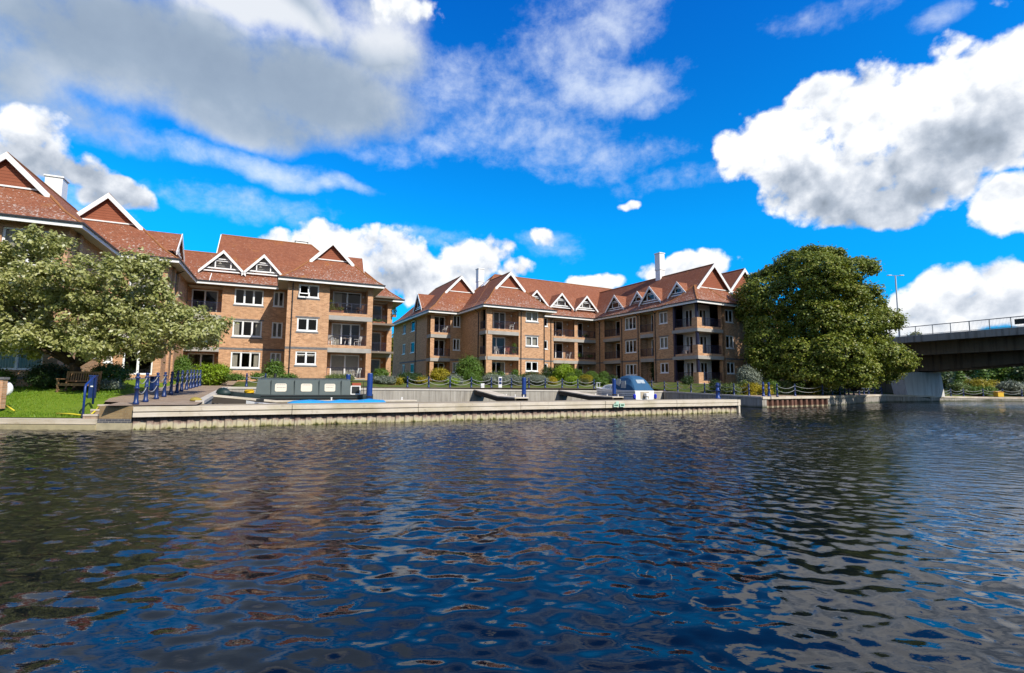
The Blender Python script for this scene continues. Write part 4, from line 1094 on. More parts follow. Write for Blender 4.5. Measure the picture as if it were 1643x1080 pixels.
# ================================================================== foliage kit
def leaves(name, parent, P, N, size, mat, aspect=.58, droop=0.0):
    """P,N (n,3): one small folded leaf per point"""
    n = len(P); N = N / np.maximum(np.linalg.norm(N, axis=1, keepdims=True), 1e-6)
    r = rng.normal(size=(n, 3)); U = np.cross(N, r); U /= np.maximum(np.linalg.norm(U, axis=1, keepdims=True), 1e-6); W = np.cross(N, U)
    sz = size * rng.uniform(.65, 1.35, (n, 1)); h = sz * .5
    a = P - U * h; b = P + W * h * aspect + N * h * .18; c = P + U * h; d = P - W * h * aspect + N * h * .18
    V = np.stack([a, b, c, d], 1).reshape(-1, 3); F = np.arange(n * 4).reshape(-1, 4)
    return np_mesh(name, V, F, mat, parent)
def crown_points(ells, nclump, per, cr, inner=.72, flat=.75, zmin=-1):
    E = np.array(ells, float); wgt = (E[:, 3] * E[:, 4] + E[:, 4] * E[:, 5] + E[:, 3] * E[:, 5]); wgt /= wgt.sum()
    C = []; Nn = []
    while len(C) < nclump:
        i = rng.choice(len(E), p=wgt); d = rng.normal(size=3); d /= np.linalg.norm(d)
        if d[2] < zmin: continue
        r = 1.02 - abs(rng.normal(0, .17)); p = E[i, :3] + d * E[i, 3:] * r
        q = (p - E[:, :3]) / E[:, 3:]; q = np.linalg.norm(q, axis=1); q[i] = 9
        if (q < inner).any(): continue
        C.append(p); Nn.append(d / E[i, 3:])
    C = np.array(C); Nn = np.array(Nn); Nn /= np.linalg.norm(Nn, axis=1, keepdims=True)
    k = rng.integers(int(per * .5), int(per * 1.5), len(C)); idx = np.repeat(np.arange(len(C)), k)
    crs = cr * rng.uniform(.6, 1.35, len(C))
    off = rng.normal(size=(len(idx), 3)) * np.array([1, 1, flat]) * crs[idx][:, None] * .55
    P = C[idx] + off; N = Nn[idx] * .55 + off / np.maximum(np.linalg.norm(off, axis=1, keepdims=True), 1e-3) * .45 + np.array([0, 0, .5]) + rng.normal(0, .55, (len(idx), 3))
    return P, N
def sublobes(ells, n, rad, jit, zmin=-1):
    """break each big lobe into smaller rounded masses over its surface"""
    out = []
    for (x, y, z, rx, ry, rz) in ells:
        k = max(4, int(n * (rx * rz) ** .5 / (rad * 2.2)))
        for i in range(k):
            d = rng.normal(size=3); d[1] -= .25; d[2] = abs(d[2]) * (1 if rng.random() < .58 else -1); d /= np.linalg.norm(d); q = rng.uniform(.62, .98); r = rad * rng.uniform(.6, 1.25)
            out.append((x + d[0] * rx * q, y + d[1] * ry * q, z + d[2] * rz * q, r * rng.uniform(.9, 1.25), r, r * rng.uniform(.6, .85)))
    return out
def limb(m, a, b, r0, r1, sag=.3, n=6):
    a, b = Vector(a), Vector(b); pts = []; rs = []
    j = Vector((rng.normal(0, .12), rng.normal(0, .12), 0)) * (b - a).length * .5
    for i in range(n):
        k = i / (n - 1); pts.append(a.lerp(b, k) + j * math.sin(PI * k) + Vector((0, 0, sag * math.sin(PI * k)))); rs.append(r0 + (r1 - r0) * k)
    m.tube(pts, rs, 7)
def tree(name, label, base, ells, mat, nclump, per, cr, leaf, trunk_r, fork, limbs=9, group=None, cat='tree', flat=.75, inner=.72, zmin=-1):
    r = empty(name, base, 0, base); tag(r, label, cat, group)
    m = MB(); b = Vector(base); f = Vector(fork)
    prof = [(0, 1.35), (.1, 1.1), (.4, .95), (.75, .85), (1, .8)]
    m.tube([b.lerp(f, k) + Vector((.06 * math.sin(5 * k), .05 * math.sin(4 * k + 1), 0)) for k, _ in prof], [trunk_r * q for _, q in prof], 9)
    E = sorted(ells, key=lambda e: -e[3] * e[5]); 
    for i in range(limbs):
        e = E[i % len(E)]; tgt = Vector(e[:3]) + Vector((rng.normal(0, .35) * e[3], rng.normal(0, .35) * e[4], rng.uniform(.1, .8) * e[5]))
        limb(m, f - Vector((0, 0, .2)), tgt, trunk_r * rng.uniform(.35, .55), trunk_r * .1)
    m.build('trunk', BARK, r, smooth=True)
    P, N = crown_points(ells, nclump, per, cr, inner=inner, flat=flat, zmin=zmin)
    leaves('crown', r, P, N, leaf, mat)
    return r
def colxy(u, Y): return (u - 821.5) / FPX * Y
def vz(u, v, Y): return CAMH + (hz(u) - v) / FPX * Y       # height of an image row at depth Y (small angles near the horizon use pix_dir instead)
def at(u, v, Y):
    d = pix_dir(u, v); k = Y / d.y; return Vector((0, 0, CAMH)) + d * k
# the pale tree on the lawn: the crown is a wide irregular dome
def left_tree():
    Yc = 25.6
    spec = [(70, 440, 60, 52), (22, 462, 66, 60), (120, 455, 62, 50), (165, 470, 62, 48), (215, 460, 48, 42), (60, 505, 80, 58), (140, 520, 86, 52), (215, 510, 66, 50), (268, 515, 52, 42), (305, 520, 40, 34), (20, 532, 70, 36),
            (100, 544, 80, 28), (190, 540, 66, 26), (262, 540, 52, 22), (322, 540, 26, 14), (86, 402, 22, 26), (236, 430, 26, 24), (48, 412, 26, 24), (-40, 500, 70, 70), (-30, 450, 60, 50), (328, 515, 18, 20), (150, 438, 30, 26), (75, 388, 14, 14), (50, 556, 56, 16), (160, 558, 44, 14), (216, 556, 42, 14), (8, 556, 40, 18)]
    el = []
    for i, (u, v, ru, rv) in enumerate(spec):
        y = Yc + rng.uniform(-1.3, .9); p = at(u, v, y); el.append((p.x, p.y, p.z, ru / FPX * y * .96, 1.3 + ru / FPX * y * .35, rv / FPX * y * .96))
    b = at(127, 612, 26.2); b.z = 1.35; f = at(122, 582, 26.0)
    tree('whitebeam_tree', 'pale leafy tree with a broad silvery crown on the lawn behind the wooden bench', b, sublobes(el, 9, .52, .3), LEAF['pale'], 1950, 34, .25, .185, .27, f, 14, flat=.9, inner=.86, zmin=-.9)
left_tree()
def right_tree():
    spec = [(1300, 455, 78, 50), (1250, 470, 52, 48), (1355, 475, 62, 55), (1230, 520, 50, 55), (1300, 520, 90, 65), (1380, 525, 62, 62), (1415, 560, 42, 45), (1440, 575, 28, 26), (1250, 570, 55, 42), (1320, 575, 80, 40), (1385, 585, 55, 32),
            (1290, 420, 40, 22), (1335, 425, 36, 24), (1262, 428, 26, 22), (1208, 500, 26, 42), (1205, 555, 22, 36), (1400, 500, 30, 34), (1225, 450, 26, 26), (1375, 440, 24, 24), (1455, 592, 14, 12), (1195, 470, 14, 16), (1330, 600, 55, 20), (1275, 592, 50, 22), (1400, 600, 42, 18), (1225, 585, 30, 24)]
    el = []
    for u, v, ru, rv in spec:
        u = 1308 + (u - 1312) * .81; v = 512 + (v - 512) * 1.0
        y = 52.5 + rng.uniform(-2.2, 2.0) - (2.0 if 1260 < u < 1360 and v > 480 else 0); p = at(u, v, y); el.append((p.x, p.y, p.z, max(ru / FPX * y - 1.0, .5), 1.4 + ru / FPX * y * .5, max(rv / FPX * y - .9, .5)))
    b = Vector((colxy(1372, 55), 55, 1.6)); f = at(1350, 575, 54.2)
    tree('horse_chestnut_tree', 'huge rounded dark green horse chestnut tree on the bank between the flats and the bridge', b, sublobes(el, 20, 1.55, .5) + [(e[0], e[1], e[2], e[3] * .74, e[4] * .74, e[5] * .74) for e in el], LEAF['chestnut'], 4300, 40, .44, .26, .42, f, 16, flat=.65, inner=.86, zmin=-.75)
right_tree()
def blob_tree(name, label, u, vtop, vbase, Y, wpx, mat, n=260, per=34, cr=.8, leaf=.42, group=None, zb=1.6):
    c = at(u, (vtop + vbase) / 2, Y); W_ = wpx / FPX * Y / 2; top = at(u, vtop, Y).z; H = top - zb
    el = []
    for i in range(7):
        k = rng.uniform(.28, .92); sc = math.sin(PI * min(k + .12, 1)) ** .6
        el.append((c.x + rng.uniform(-.55, .55) * W_ * sc, Y + rng.uniform(-.4, .4) * W_, zb + H * k * .86, W_ * .5 * rng.uniform(.8, 1.1), W_ * .5, H * .2))
    el.append((c.x, Y, zb + H * .5, W_ * .7, W_ * .7, H * .42))
    tree(name, label, (c.x, Y, zb), el, mat, n, per, cr, leaf, max(.12, H * .02), (c.x, Y, zb + H * .3), 6, group)
blob_tree('garden_tree', 'yellowing tree seen in the gap between the two apartment blocks', 638, 528, 610, 90, 44, LEAF['yellowtree'], 260, 34, .8, .4)
blob_tree('background_tree', 'dark green tree behind the bridge pier, nearest to the white pier', 1512, 596, 634, 84, 60, LEAF['dark'], 260, 34, .9, .45, 'trees beyond the bridge', .8)
blob_tree('background_tree', 'dark spreading tree under the bridge span between the two conifers', 1556, 566, 630, 98, 80, LEAF['dark'], 300, 34, 1.1, .55, 'trees beyond the bridge', .8)
blob_tree('background_tree', 'mid green tree under the bridge to the right of the second conifer', 1602, 572, 630, 88, 62, LEAF['mid'], 260, 34, .9, .45, 'trees beyond the bridge', .8)
blob_tree('background_tree', 'dark tree filling the right edge of the picture below the bridge', 1650, 560, 630, 86, 76, LEAF['dark'], 300, 34, .9, .45, 'trees beyond the bridge', .8)
blob_tree('background_tree', 'small bushy tree rising above the left end of the bridge railing', 1465, 529, 590, 125, 34, LEAF['yellowtree'], 140, 30, .9, .45, 'trees beyond the bridge', 2)
blob_tree('background_tree', 'tall dark tree far back below the bridge beam', 1590, 545, 630, 118, 130, LEAF['dark'], 320, 34, 1.5, .7, 'trees beyond the bridge', 1)
blob_tree('background_tree', 'shadowy tree far back just right of the white pier', 1528, 552, 630, 122, 110, LEAF['dark'], 320, 34, 1.5, .7, 'trees beyond the bridge', 1)
def conifer(label, u, vtop, Y, w):
    top = at(u, vtop, Y).z; x = colxy(u, Y); zb = 1.0; r = empty('conifer_tree', (x, Y, zb), 0, (x, Y, zb)); tag(r, label, 'conifer', 'conifers under the bridge')
    m = MB(); m.tube([(x, Y, zb), (x, Y, top - .3)], [.12, .03], 6); m.build('trunk', BARK, r)
    n = 2600; k = rng.random(n) ** .8; a = rng.uniform(0, 2 * PI, n); rad = w * (1 - k) ** .7 * (.75 + .25 * np.sin(k * 60)) * rng.uniform(.6, 1.05, n)
    P = np.stack([x + np.cos(a) * rad, Y + np.sin(a) * rad, zb + .2 + k * (top - zb)], 1); N = np.stack([np.cos(a), np.sin(a), np.full(n, .4)], 1) + rng.normal(0, .4, (n, 3))
    leaves('crown', r, P, N, .3, LEAF['mid'])
conifer('slim green conifer under the bridge, the one nearer the white pier', 1538, 590, 76, 1.5); conifer('slim green conifer under the bridge, the one further right beside the yellow shrubs', 1575, 586, 76, 1.5)

# shrubs: (u0, u1, v top, plan line t, depth factor, leaf, label, leaf size, density, category)
def shrub(u0, u1, vtop, t, mat, label, leaf=.12, dens=1.0, cat='shrub', group=None, name='garden_shrub', round_=False, zb=None, Y=None):
    uc = (u0 + u1) / 2
    if Y is None: x, y = col_t(uc, t)
    else: y = Y; x = colxy(uc, Y)
    s, tt = unrot(DA, x, y)
    if zb is None: zb = zg(s, tt) if Y is None else zb
    top = at(uc, vtop, y).z; W_ = max((u1 - u0) / FPX * y / 2, .25); H = max(top - zb, .35)
    r = empty(name, (x, y, zb), 0, (x, y, zb)); tag(r, label, cat, group)
    el = []
    if round_: el = [(x, y, zb + H * .45, W_, W_ * .9, H * .56)]
    else:
        for i in range(9):
            a = rng.uniform(0, 2 * PI); q = rng.uniform(.1, .62); rr = rng.uniform(.36, .6)
            el.append((x + math.cos(a) * W_ * q, y + math.sin(a) * W_ * .7 * q, zb + H * rng.uniform(.3, .66), W_ * rr, W_ * rr * .85, H * rng.uniform(.26, .38)))
    m = MB()
    for i in range(5):
        a = rng.uniform(0, 2 * PI); m.tube([(x, y, zb - .1), (x + math.cos(a) * W_ * .4, y + math.sin(a) * W_ * .4, zb + H * .6)], [.025, .01], 5)
    m.build('stem', BARK, r)
    area = W_ * W_ * 2 + W_ * H * 4
    n = int(max(40, min(520, area * 26 / (leaf * 6) * dens)))
    P, N = crown_points(el, n, 22, leaf * 1.5 if round_ else leaf * 2.1, flat=.85, inner=.8)
    P[:, 2] = np.maximum(P[:, 2], zb + .02)
    leaves('foliage', r, P, N, leaf, LEAF[mat])
    return r
SH = [
 # left of the first block
 (52, 128, 587, 0, 'dark', 'dark rounded evergreen bush left of the wooden bench', .12, 27.2, 1.55), (148, 212, 585, 0, 'mid', 'glossy green laurel bush between the handrail and the first chain posts', .13, 28.0, 1.6), (158, 200, 611, 0, 'silver', 'low grey green mound in front of the laurel bush', .09, 26.4, 1.5),
 (-14, 22, 594, 0, 'mid', 'green bush at the left edge above the blue notice board', .12, 26.5, 1.55), (100, 150, 598, 0, 'mid', 'leafy shrub right behind the backrest of the wooden bench', .12, 28.0, 1.6),
]
for u0, u1, vt, t, mt, lb, lf, Y, zb in SH: shrub(u0, u1, vt, t, mt, lb, lf, Y=Y, zb=zb)
SH2 = [
 (315, 368, 584, 46.0, 'lime', 'bright lime green rounded shrub left of the chained blue posts by the first block', .13), (278, 312, 572, 50.0, 'mid', 'tall green climber beside the dark recess of the first block', .14), (300, 325, 590, 48.0, 'creamf', 'cream flowering shrub at the corner behind the row of chain posts', .11),
 (366, 398, 602, 45.0, 'mid', 'low green hedge shrub just right of the lime shrub', .12), (396, 432, 602, 45.5, 'mid', 'low green hedge shrub under the three light ground floor window', .12), (428, 456, 578, 46.4, 'mid', 'upright climbing shrub at the corner by the drainpipe', .13), (418, 446, 603, 44.0, 'creamf', 'white flowered low shrub behind the narrowboat roof', .11),
 (598, 625, 592, 49.5, 'mid', 'leafy green shrub at the right corner of the first block', .13), (596, 640, 604, 43.8, 'silver', 'grey green low bush behind the tall blue pile', .10), (633, 648, 607, 43.2, 'gold', 'small yellow flowering clump in the gap between the blocks', .09),
 (638, 682, 599, 44.5, 'dark', 'spreading dark green juniper bush in the gap between the blocks', .11), (688, 722, 591, 45.0, 'gold', 'golden twiggy shrub at the corner pier of the second block', .12), (718, 744, 602, 43.8, 'silver', 'rounded silver shrub right of the golden twiggy shrub', .10), (730, 776, 573, 47.5, 'mid', 'tall dark green bush against the shaded side of the second block', .15),
 (668, 690, 606, 43.4, 'gold', 'small golden bush left of the golden twiggy shrub', .10), (758, 774, 606, 43.5, 'mid', 'round green bush beside the white utility box', .11), (716, 738, 608, 43.0, 'lime', 'lime tufts in front of the silver shrub', .1),
 (766, 806, 602, 43.6, 'silver', 'lavender bush left of the blue notice stand', .09), (797, 843, 602, 43.6, 'silver', 'lavender bush between the notice stand and the thick blue pile', .09), (836, 886, 602, 43.6, 'silver', 'lavender bush right of the thick blue pile', .09),
 (842, 872, 597, 45.8, 'rust', 'orange flowering rose bush under the window of the second block', .11), (798, 812, 596, 46.2, 'mid', 'small green shrub inside the ground floor balcony opening', .11), (820, 834, 594, 46.2, 'mid', 'bushy potted looking shrub right of the patio door', .11),
 (884, 922, 584, 46.5, 'lime', 'large bright green mounded bush in the courtyard', .13), (872, 890, 590, 47.2, 'dark', 'dark purple green shrub beside the large mounded bush', .12), (905, 922, 596, 45.6, 'mid', 'shoulder high green bush at the right foot of the large mound', .11), (918, 934, 592, 47.5, 'mid', 'upright green shrub in front of the courtyard pier', .11),
 (744, 772, 598, 45.6, 'mid', 'leafy green shrub behind the white utility box at the foot of the centre wing', .12), (778, 800, 598, 46.6, 'creamf', 'pale flowered shrub at the left corner pier of the centre wing', .11), (834, 850, 600, 46.6, 'mid', 'low green shrub beside the thick blue pile at the foot of the wall', .11), (905, 932, 604, 43.8, 'lime', 'low bright green shrub in front of the large mounded bush', .11), (950, 975, 606, 43.8, 'mid', 'low spreading green shrub by the last terrace post before the cruiser', .11), (446, 478, 600, 45.2, 'mid', 'leafy hedge shrub behind the left half of the narrowboat roof', .12), (520, 566, 602, 45.0, 'creamf', 'low flowering hedge behind the right half of the narrowboat roof', .11),
 (1044, 1062, 577, 46.5, 'dark', 'dark ivy bush left half below the shaded wing windows', .13), (1060, 1084, 582, 46.0, 'dark', 'dark ivy bush right half below the shaded wing windows', .13), (960, 990, 603, 45.4, 'dark', 'dark low bush just behind the bow of the cruiser', .11), (925, 945, 608, 43.6, 'rust', 'reddish low flowering clump by the chain fence', .09),
]
for u0, u1, vt, t, mt, lb, lf in SH2: shrub(u0, u1, vt, t, mt, lb, lf)
for u0, u1, vt, t, mt, lb in [(876, 894, 605, 44.2, 'gold', 'clipped yellow dome shrub left of the large mounded bush'), (930, 952, 602, 44.6, 'gold', 'clipped yellow dome shrub below the courtyard balconies'), (938, 960, 596, 46.4, 'mid', 'clipped dark green dome behind the yellow dome shrub'), (961, 977, 596, 45.6, 'mid', 'clipped bright green ball left of the cruiser')]:
    shrub(u0, u1, vt, t, mt, lb, .075, 2.2, round_=True, name='clipped_shrub')
SH3 = [
 (1154, 1184, 616, 46.6, 'creamf', 'cream flowering bed plant just right of the fluted blue jetty post'), (1184, 1222, 588, 49.0, 'silver', 'tall silver leaved shrub by the right wing windows'), (1188, 1214, 616, 46.9, 'gold', 'golden mounded plant left of the twin blue bollards'), (1214, 1236, 618, 47.4, 'gold', 'golden mounded plant right of the twin blue bollards'),
 (1180, 1200, 612, 47.6, 'creamf', 'tall cream flowered perennial by the golden mounds'), (1240, 1268, 608, 49.3, 'creamf', 'leafy perennial with pale flowers under the left of the chestnut'), (1262, 1290, 606, 50.5, 'mid', 'light green bush under the chestnut crown'), (1284, 1316, 610, 52.0, 'gold', 'yellow green bed plant in the middle of the right bank'), (1300, 1330, 612, 53.5, 'creamf', 'pale grassy clump at the right end of the bank bed'),
 (1222, 1246, 612, 48.6, 'mid', 'green bed plant behind the twin blue bollards'), (1330, 1356, 622, 56.0, 'mid', 'low green clump at the foot of the dark abutment wall'),
 (1140, 1156, 611, 48.0, 'dark', 'dark shrub at the foot of the corner pavilion'), (1095, 1112, 604, 49.5, 'dark', 'low dark shrub beside the brick garden pier'),
]
for u0, u1, vt, Y, mt, lb in SH3:
    x = colxy((u0 + u1) / 2, Y); s, t = unrot(DA, x, Y); e = np.interp(s, [a for a, b in RS], [b for a, b in RS]); o = t - e
    zb = .93 + float(np.interp(o, [0, 3.2, 4.4, 8, 14], [0, .06, .25, 1.05, 1.3]))
    shrub(u0, u1, vt, 0, mt, lb, .13, Y=Y, zb=zb)
for u0, u1, vt, Y, mt, lb in [(1522, 1550, 614, 71, 'creamf', 'pale leafy shrub at the left end of the flower bed under the bridge'), (1545, 1585, 611, 72, 'gold', 'bright yellow flowering shrub under the bridge'), (1548, 1590, 622, 70.2, 'mid', 'low clipped green hedge in front of the yellow shrub under the bridge'), (1582, 1602, 612, 73, 'gold', 'smaller yellow shrub right of the big yellow one under the bridge'), (1604, 1640, 611, 71, 'silver', 'silver leaved shrub at the right edge below the bridge'), (1632, 1670, 616, 71, 'silver', 'second silver leaved shrub cut off by the right edge'), (1525, 1556, 602, 80, 'silver', 'grey green airy shrub between the two conifers')]:
    shrub(u0, u1, vt, 0, mt, lb, .2, Y=Y, zb=.9)
# ================================================================== chain posts, piles
ORD = ['first', 'second', 'third', 'fourth', 'fifth', 'sixth', 'seventh', 'eighth', 'ninth', 'tenth', 'eleventh', 'twelfth', 'thirteenth', 'fourteenth', 'fifteenth', 'sixteenth', 'seventeenth', 'eighteenth', 'nineteenth', 'twentieth']
def post_mesh(h, r):
    m = MB(); k = r / .06
    m.lathe([(0, .10 * k), (.10, .10 * k), (.13, .075 * k), (.5 * h, .062 * k), (.505 * h, .085 * k), (.545 * h, .085 * k), (.55 * h, .060 * k), (.82 * h, .055 * k), (.83 * h, .085 * k), (.87 * h, .085 * k), (.875 * h, .05 * k), (.91 * h, .04 * k), (.93 * h, .055 * k), (.96 * h, .062 * k), (.985 * h, .05 * k), (h, .012)], n=10)
    return m
def posts(pts, h, r, lab, group, chain=True):
    proto = None
    for i, p in enumerate(pts):
        o = empty('chain_post', p, 0); tag(o, lab(i), 'post', group)
        if proto is None: proto = post_mesh(h, r).build('shaft', BLUEP, o, smooth=True)
        else:
            c = proto.copy(); COL.objects.link(c); c.parent = o
        if chain and i < len(pts) - 1:
            d = Vector(pts[i + 1]) - Vector(p); m = MB(); L = math.hypot(d.x, d.y)
            for zc, sag in ((.85 * h, min(.16 * L, .26)), (.52 * h, min(.16 * L, .26))):
                m.tube([Vector((0, 0, zc)) + d * k - Vector((0, 0, sag * 4 * k * (1 - k))) for k in np.linspace(0, 1, 11)], .018, 5)
            m.build('chain', CHAINM, o)
KL = [.13, 1.84, 4.08, 5.95, 7.85, 9.79, 11.4, 13.34, 15.04, 16.47, 18.2, 19.96, 21.5, 22.9, 24.4, 25.9]
P0s, P0t = unrot(DA, -15.1, 19.75)
posts([tuple(DW(P0s, P0t + k, zg(P0s, P0t + k) - .0)) for k in KL], 1.28, .066, lambda i: f'blue chain post on the left brick path, {ORD[i]} from the river', 'chain posts along the left path')
UT = [398, 428, 655, 689, 723, 757, 789, 821, 849, 875, 902, 927, 953]
def tl(u):
    x, y = col_t(u, 40.75); s, t = unrot(DA, x, y); return (x, y, zg(s, t))
nm = ['left of the narrowboat cabin', 'beside the narrowboat cabin front', 'in the gap between the two blocks', 'in front of the golden twiggy shrub', 'before the silver shrub', 'left of the white utility box', 'left of the notice stand', 'right of the notice stand', 'just right of the thick blue pile', 'by the yellow dome shrub', 'before the large mounded bush', 'below the courtyard balconies', 'at the bow of the cruiser']
posts([tl(u) for u in UT[:2]], 1.0, .062, lambda i: f'blue chain post on the terrace {nm[i]}', 'chain posts along the terrace')
posts([tl(u) for u in UT[2:]], .95, .06, lambda i: f'blue chain post on the terrace edge {nm[i + 2]}', 'chain posts along the terrace')
posts([tuple(DW(38.5, t, float(np.interp(t, [28.4, 32, 36, 40.2, 43], [.93, .99, 1.08, 1.22, 1.35])))) for t in (42.4, 40.45, 38.5, 36.7, 34.95, 33.1, 31.55, 29.97)], 1.1, .062, lambda i: f'blue chain post on the basin side pavement, {ORD[i]} from the cruiser', 'chain posts beside the basin')
RP = [(22.9, 42.35), (26.49, 45.9), (30.6, 48.3), (32.6, 49.9), (34.3, 51.3), (35.7, 52.6), (37.2, 54.2), (38.6, 55.4), (40.0, 56.5), (41.4, 57.7), (42.9, 59.0), (44.5, 60.2), (46.2, 61.3)]
posts([(x, y, .93) for x, y in RP], 1.15, .062, lambda i: f'blue chain post on the right bank under the chestnut, {ORD[i]} from the twin bollards', 'chain posts along the right bank')
posts([(x, y, .62) for x, y in [(56.4, 65.0), (59.3, 66.3), (62.2, 67.6), (65.5, 68.2), (68.5, 68.5), (71.5, 68.8)]], 1.05, .062, lambda i: f'dark chain post on the bank under the bridge, {ORD[i]} from the white pier', 'chain posts under the bridge')
def pile(x, y, z0, z1, r, label, name='mooring_pile', ring=False):
    o = empty(name, (x, y, z0), 0, (x, y, z0)); tag(o, label, 'mooring pile')
    m = MB(); m.lathe([(z0, r), (z1 - .04, r), (z1, r * .9), (z1 + .015, r * .5)], (x, y, 0), 16); m.build('shaft', PILEB, o, smooth=False)
    c = MB(); c.lathe([(1.02, r + .03), (1.1, r + .03), (1.12, r + .012)], (x, y, 0), 16); c.build('collar', GUTTER, o)
for u, v, t, r, lb in [(560, 601, 34.5, .15, 'bright blue mooring pile rising behind the narrowboat stern'), (595, 599, 30.7, .165, 'thick bright blue mooring pile at the end of the narrowboat pontoon, tallest of the piles'), (841, 606, 33.0, .16, 'bright blue mooring pile at the end of the middle finger pontoon'), (985, 608, 33.1, .155, 'bright blue mooring pile at the left side of the moored cruiser')]:
    x, y = col_t(u, t); pile(x, y, -.6, at(u, v, y).z, r, lb)
def bollard(x, y, z, h, r, label, grp=None):
    o = empty('bollard', (x, y, z), 0); tag(o, label, 'bollard', grp); post_mesh(h, r).build('shaft', PILEB, o, smooth=True)
x, y = col_t(1150, 25.9); bollard(x, y, .885, 1.2, .12, 'fluted blue post standing on the right end of the jetty')
bollard(22.35, 43.6, .95, 1.25, .085, 'left one of the twin blue bollards at the corner of the right quay'); bollard(22.75, 43.4, .95, 1.25, .085, 'right one of the twin blue bollards at the corner of the right quay')
x, y = col_t(249, 36.5); o = empty('bollard', (x, y, 1.3), 0); tag(o, 'square blue service bollard half hidden behind the third left path post', 'bollard'); m = MB(); m.box(-.12, .12, -.12, .12, 0, .85); m.box(-.13, .13, -.13, .13, .85, .92); m.build('casing', BLUEP, o)

# ================================================================== pontoons and gangways
def pontoon(label, p, q, w_, zp, zq, flat_from=.62, name='finger_pontoon'):
    p, q = Vector((*p, 0)), Vector((*q, 0)); d = (q - p).normalized(); n = Vector((-d.y, d.x, 0)); L = (q - p).length
    o = empty(name, (p.x, p.y, .3), 0, (p.x, p.y, .3)); tag(o, label, 'pontoon')
    m = MB(); k = flat_from; pts = [(0, zp), (k, zq + .02), (1, zq)]
    for (a, za), (b, zb) in zip(pts[:-1], pts[1:]):
        m.obox(p + d * (L * a) - n * w_ / 2 + Vector((0, 0, za - .09)), d * (L * (b - a)) + Vector((0, 0, zb - za)), n * w_, Vector((0, 0, .09)))
    m.build('deck', TIMBER, o)
    b = MB()
    for s in (-1, 1):
        for (a, za), (bb, zb) in zip(pts[:-1], pts[1:]):
            b.obox(p + d * (L * a) + n * (s * (w_ / 2 - .06) - .05) + Vector((0, 0, za - .42)), d * (L * (bb - a)) + Vector((0, 0, zb - za)), n * .10, Vector((0, 0, .325)))
    b.build('side_beam', plain('dark_wet_timber', (.06, .05, .04), .8, .2, .3, 3), o)
    f = MB()
    for a in (.45, .62, .8, .97): f.obox(p + d * (L * a - .3) - n * .35 + Vector((0, 0, -.3)), d * .6, n * .7, Vector((0, 0, .62)))
    f.build('float', plain('black_float', (.03, .03, .03), .6), o)
    c = MB()
    for a in (.55, .75, .93): c.lathe([(zq + .005, .05), (zq + .1, .03), (zq + .13, .06), (zq + .16, .05)], tuple(p + d * (L * a) + n * (w_ / 2 - .12)), 8)
    c.build('cleat', WHITE, o)
def wp(u):  # on the back wall
    return col_t(u, 40.15)
pontoon('sloping timber gangway and finger pontoon in the middle of the basin', DW(16.7, 40.1)[:2], DW(16.75, 32.2)[:2], 1.15, 1.40, .92)
pontoon('sloping timber gangway and finger pontoon beside the moored cruiser', DW(25.4, 40.1)[:2], DW(25.4, 31.9)[:2], 1.15, 1.34, .93)
pontoon('timber gangway and long pontoon in front of the narrowboat', DW(-2.7, 30.8)[:2], DW(8.3, 30.5)[:2], .95, 1.22, .86, .28)

# ================================================================== narrowboat
def loft(m, secs, close=True, mi=0):
    i0 = len(m.v); n = len(secs[0])
    for s in secs: m.v += [tuple(p) for p in s]
    for k in range(len(secs) - 1):
        for j in range(n - 1):
            m.f.append((i0 + k * n + j, i0 + k * n + j + 1, i0 + (k + 1) * n + j + 1, i0 + (k + 1) * n + j)); m.mi.append(mi)
    m.f.append(tuple(i0 + j for j in reversed(range(n)))); m.mi.append(mi); e = i0 + (len(secs) - 1) * n
    m.f.append(tuple(e + j for j in range(n))); m.mi.append(mi)
HULLG = plain('dark_green_hull', (.030, .044, .044), .42, .5, .15, 2); CABG = plain('faded_green_cabin', (.075, .098, .095), .5, .4, .18, 1.5)
BLACKH = plain('black_hull_paint', (.018, .02, .02), .5, .4, .2, 3); TARP = plain('bright_blue_tarpaulin', (.02, .30, .62), .45, .4, .15, 2)
CREAMP = plain('cream_panel', (.66, .60, .48), .6, .3, .05, 3); INKP = plain('faded_lettering', (.25, .20, .22), .8, .1, .1, 3)
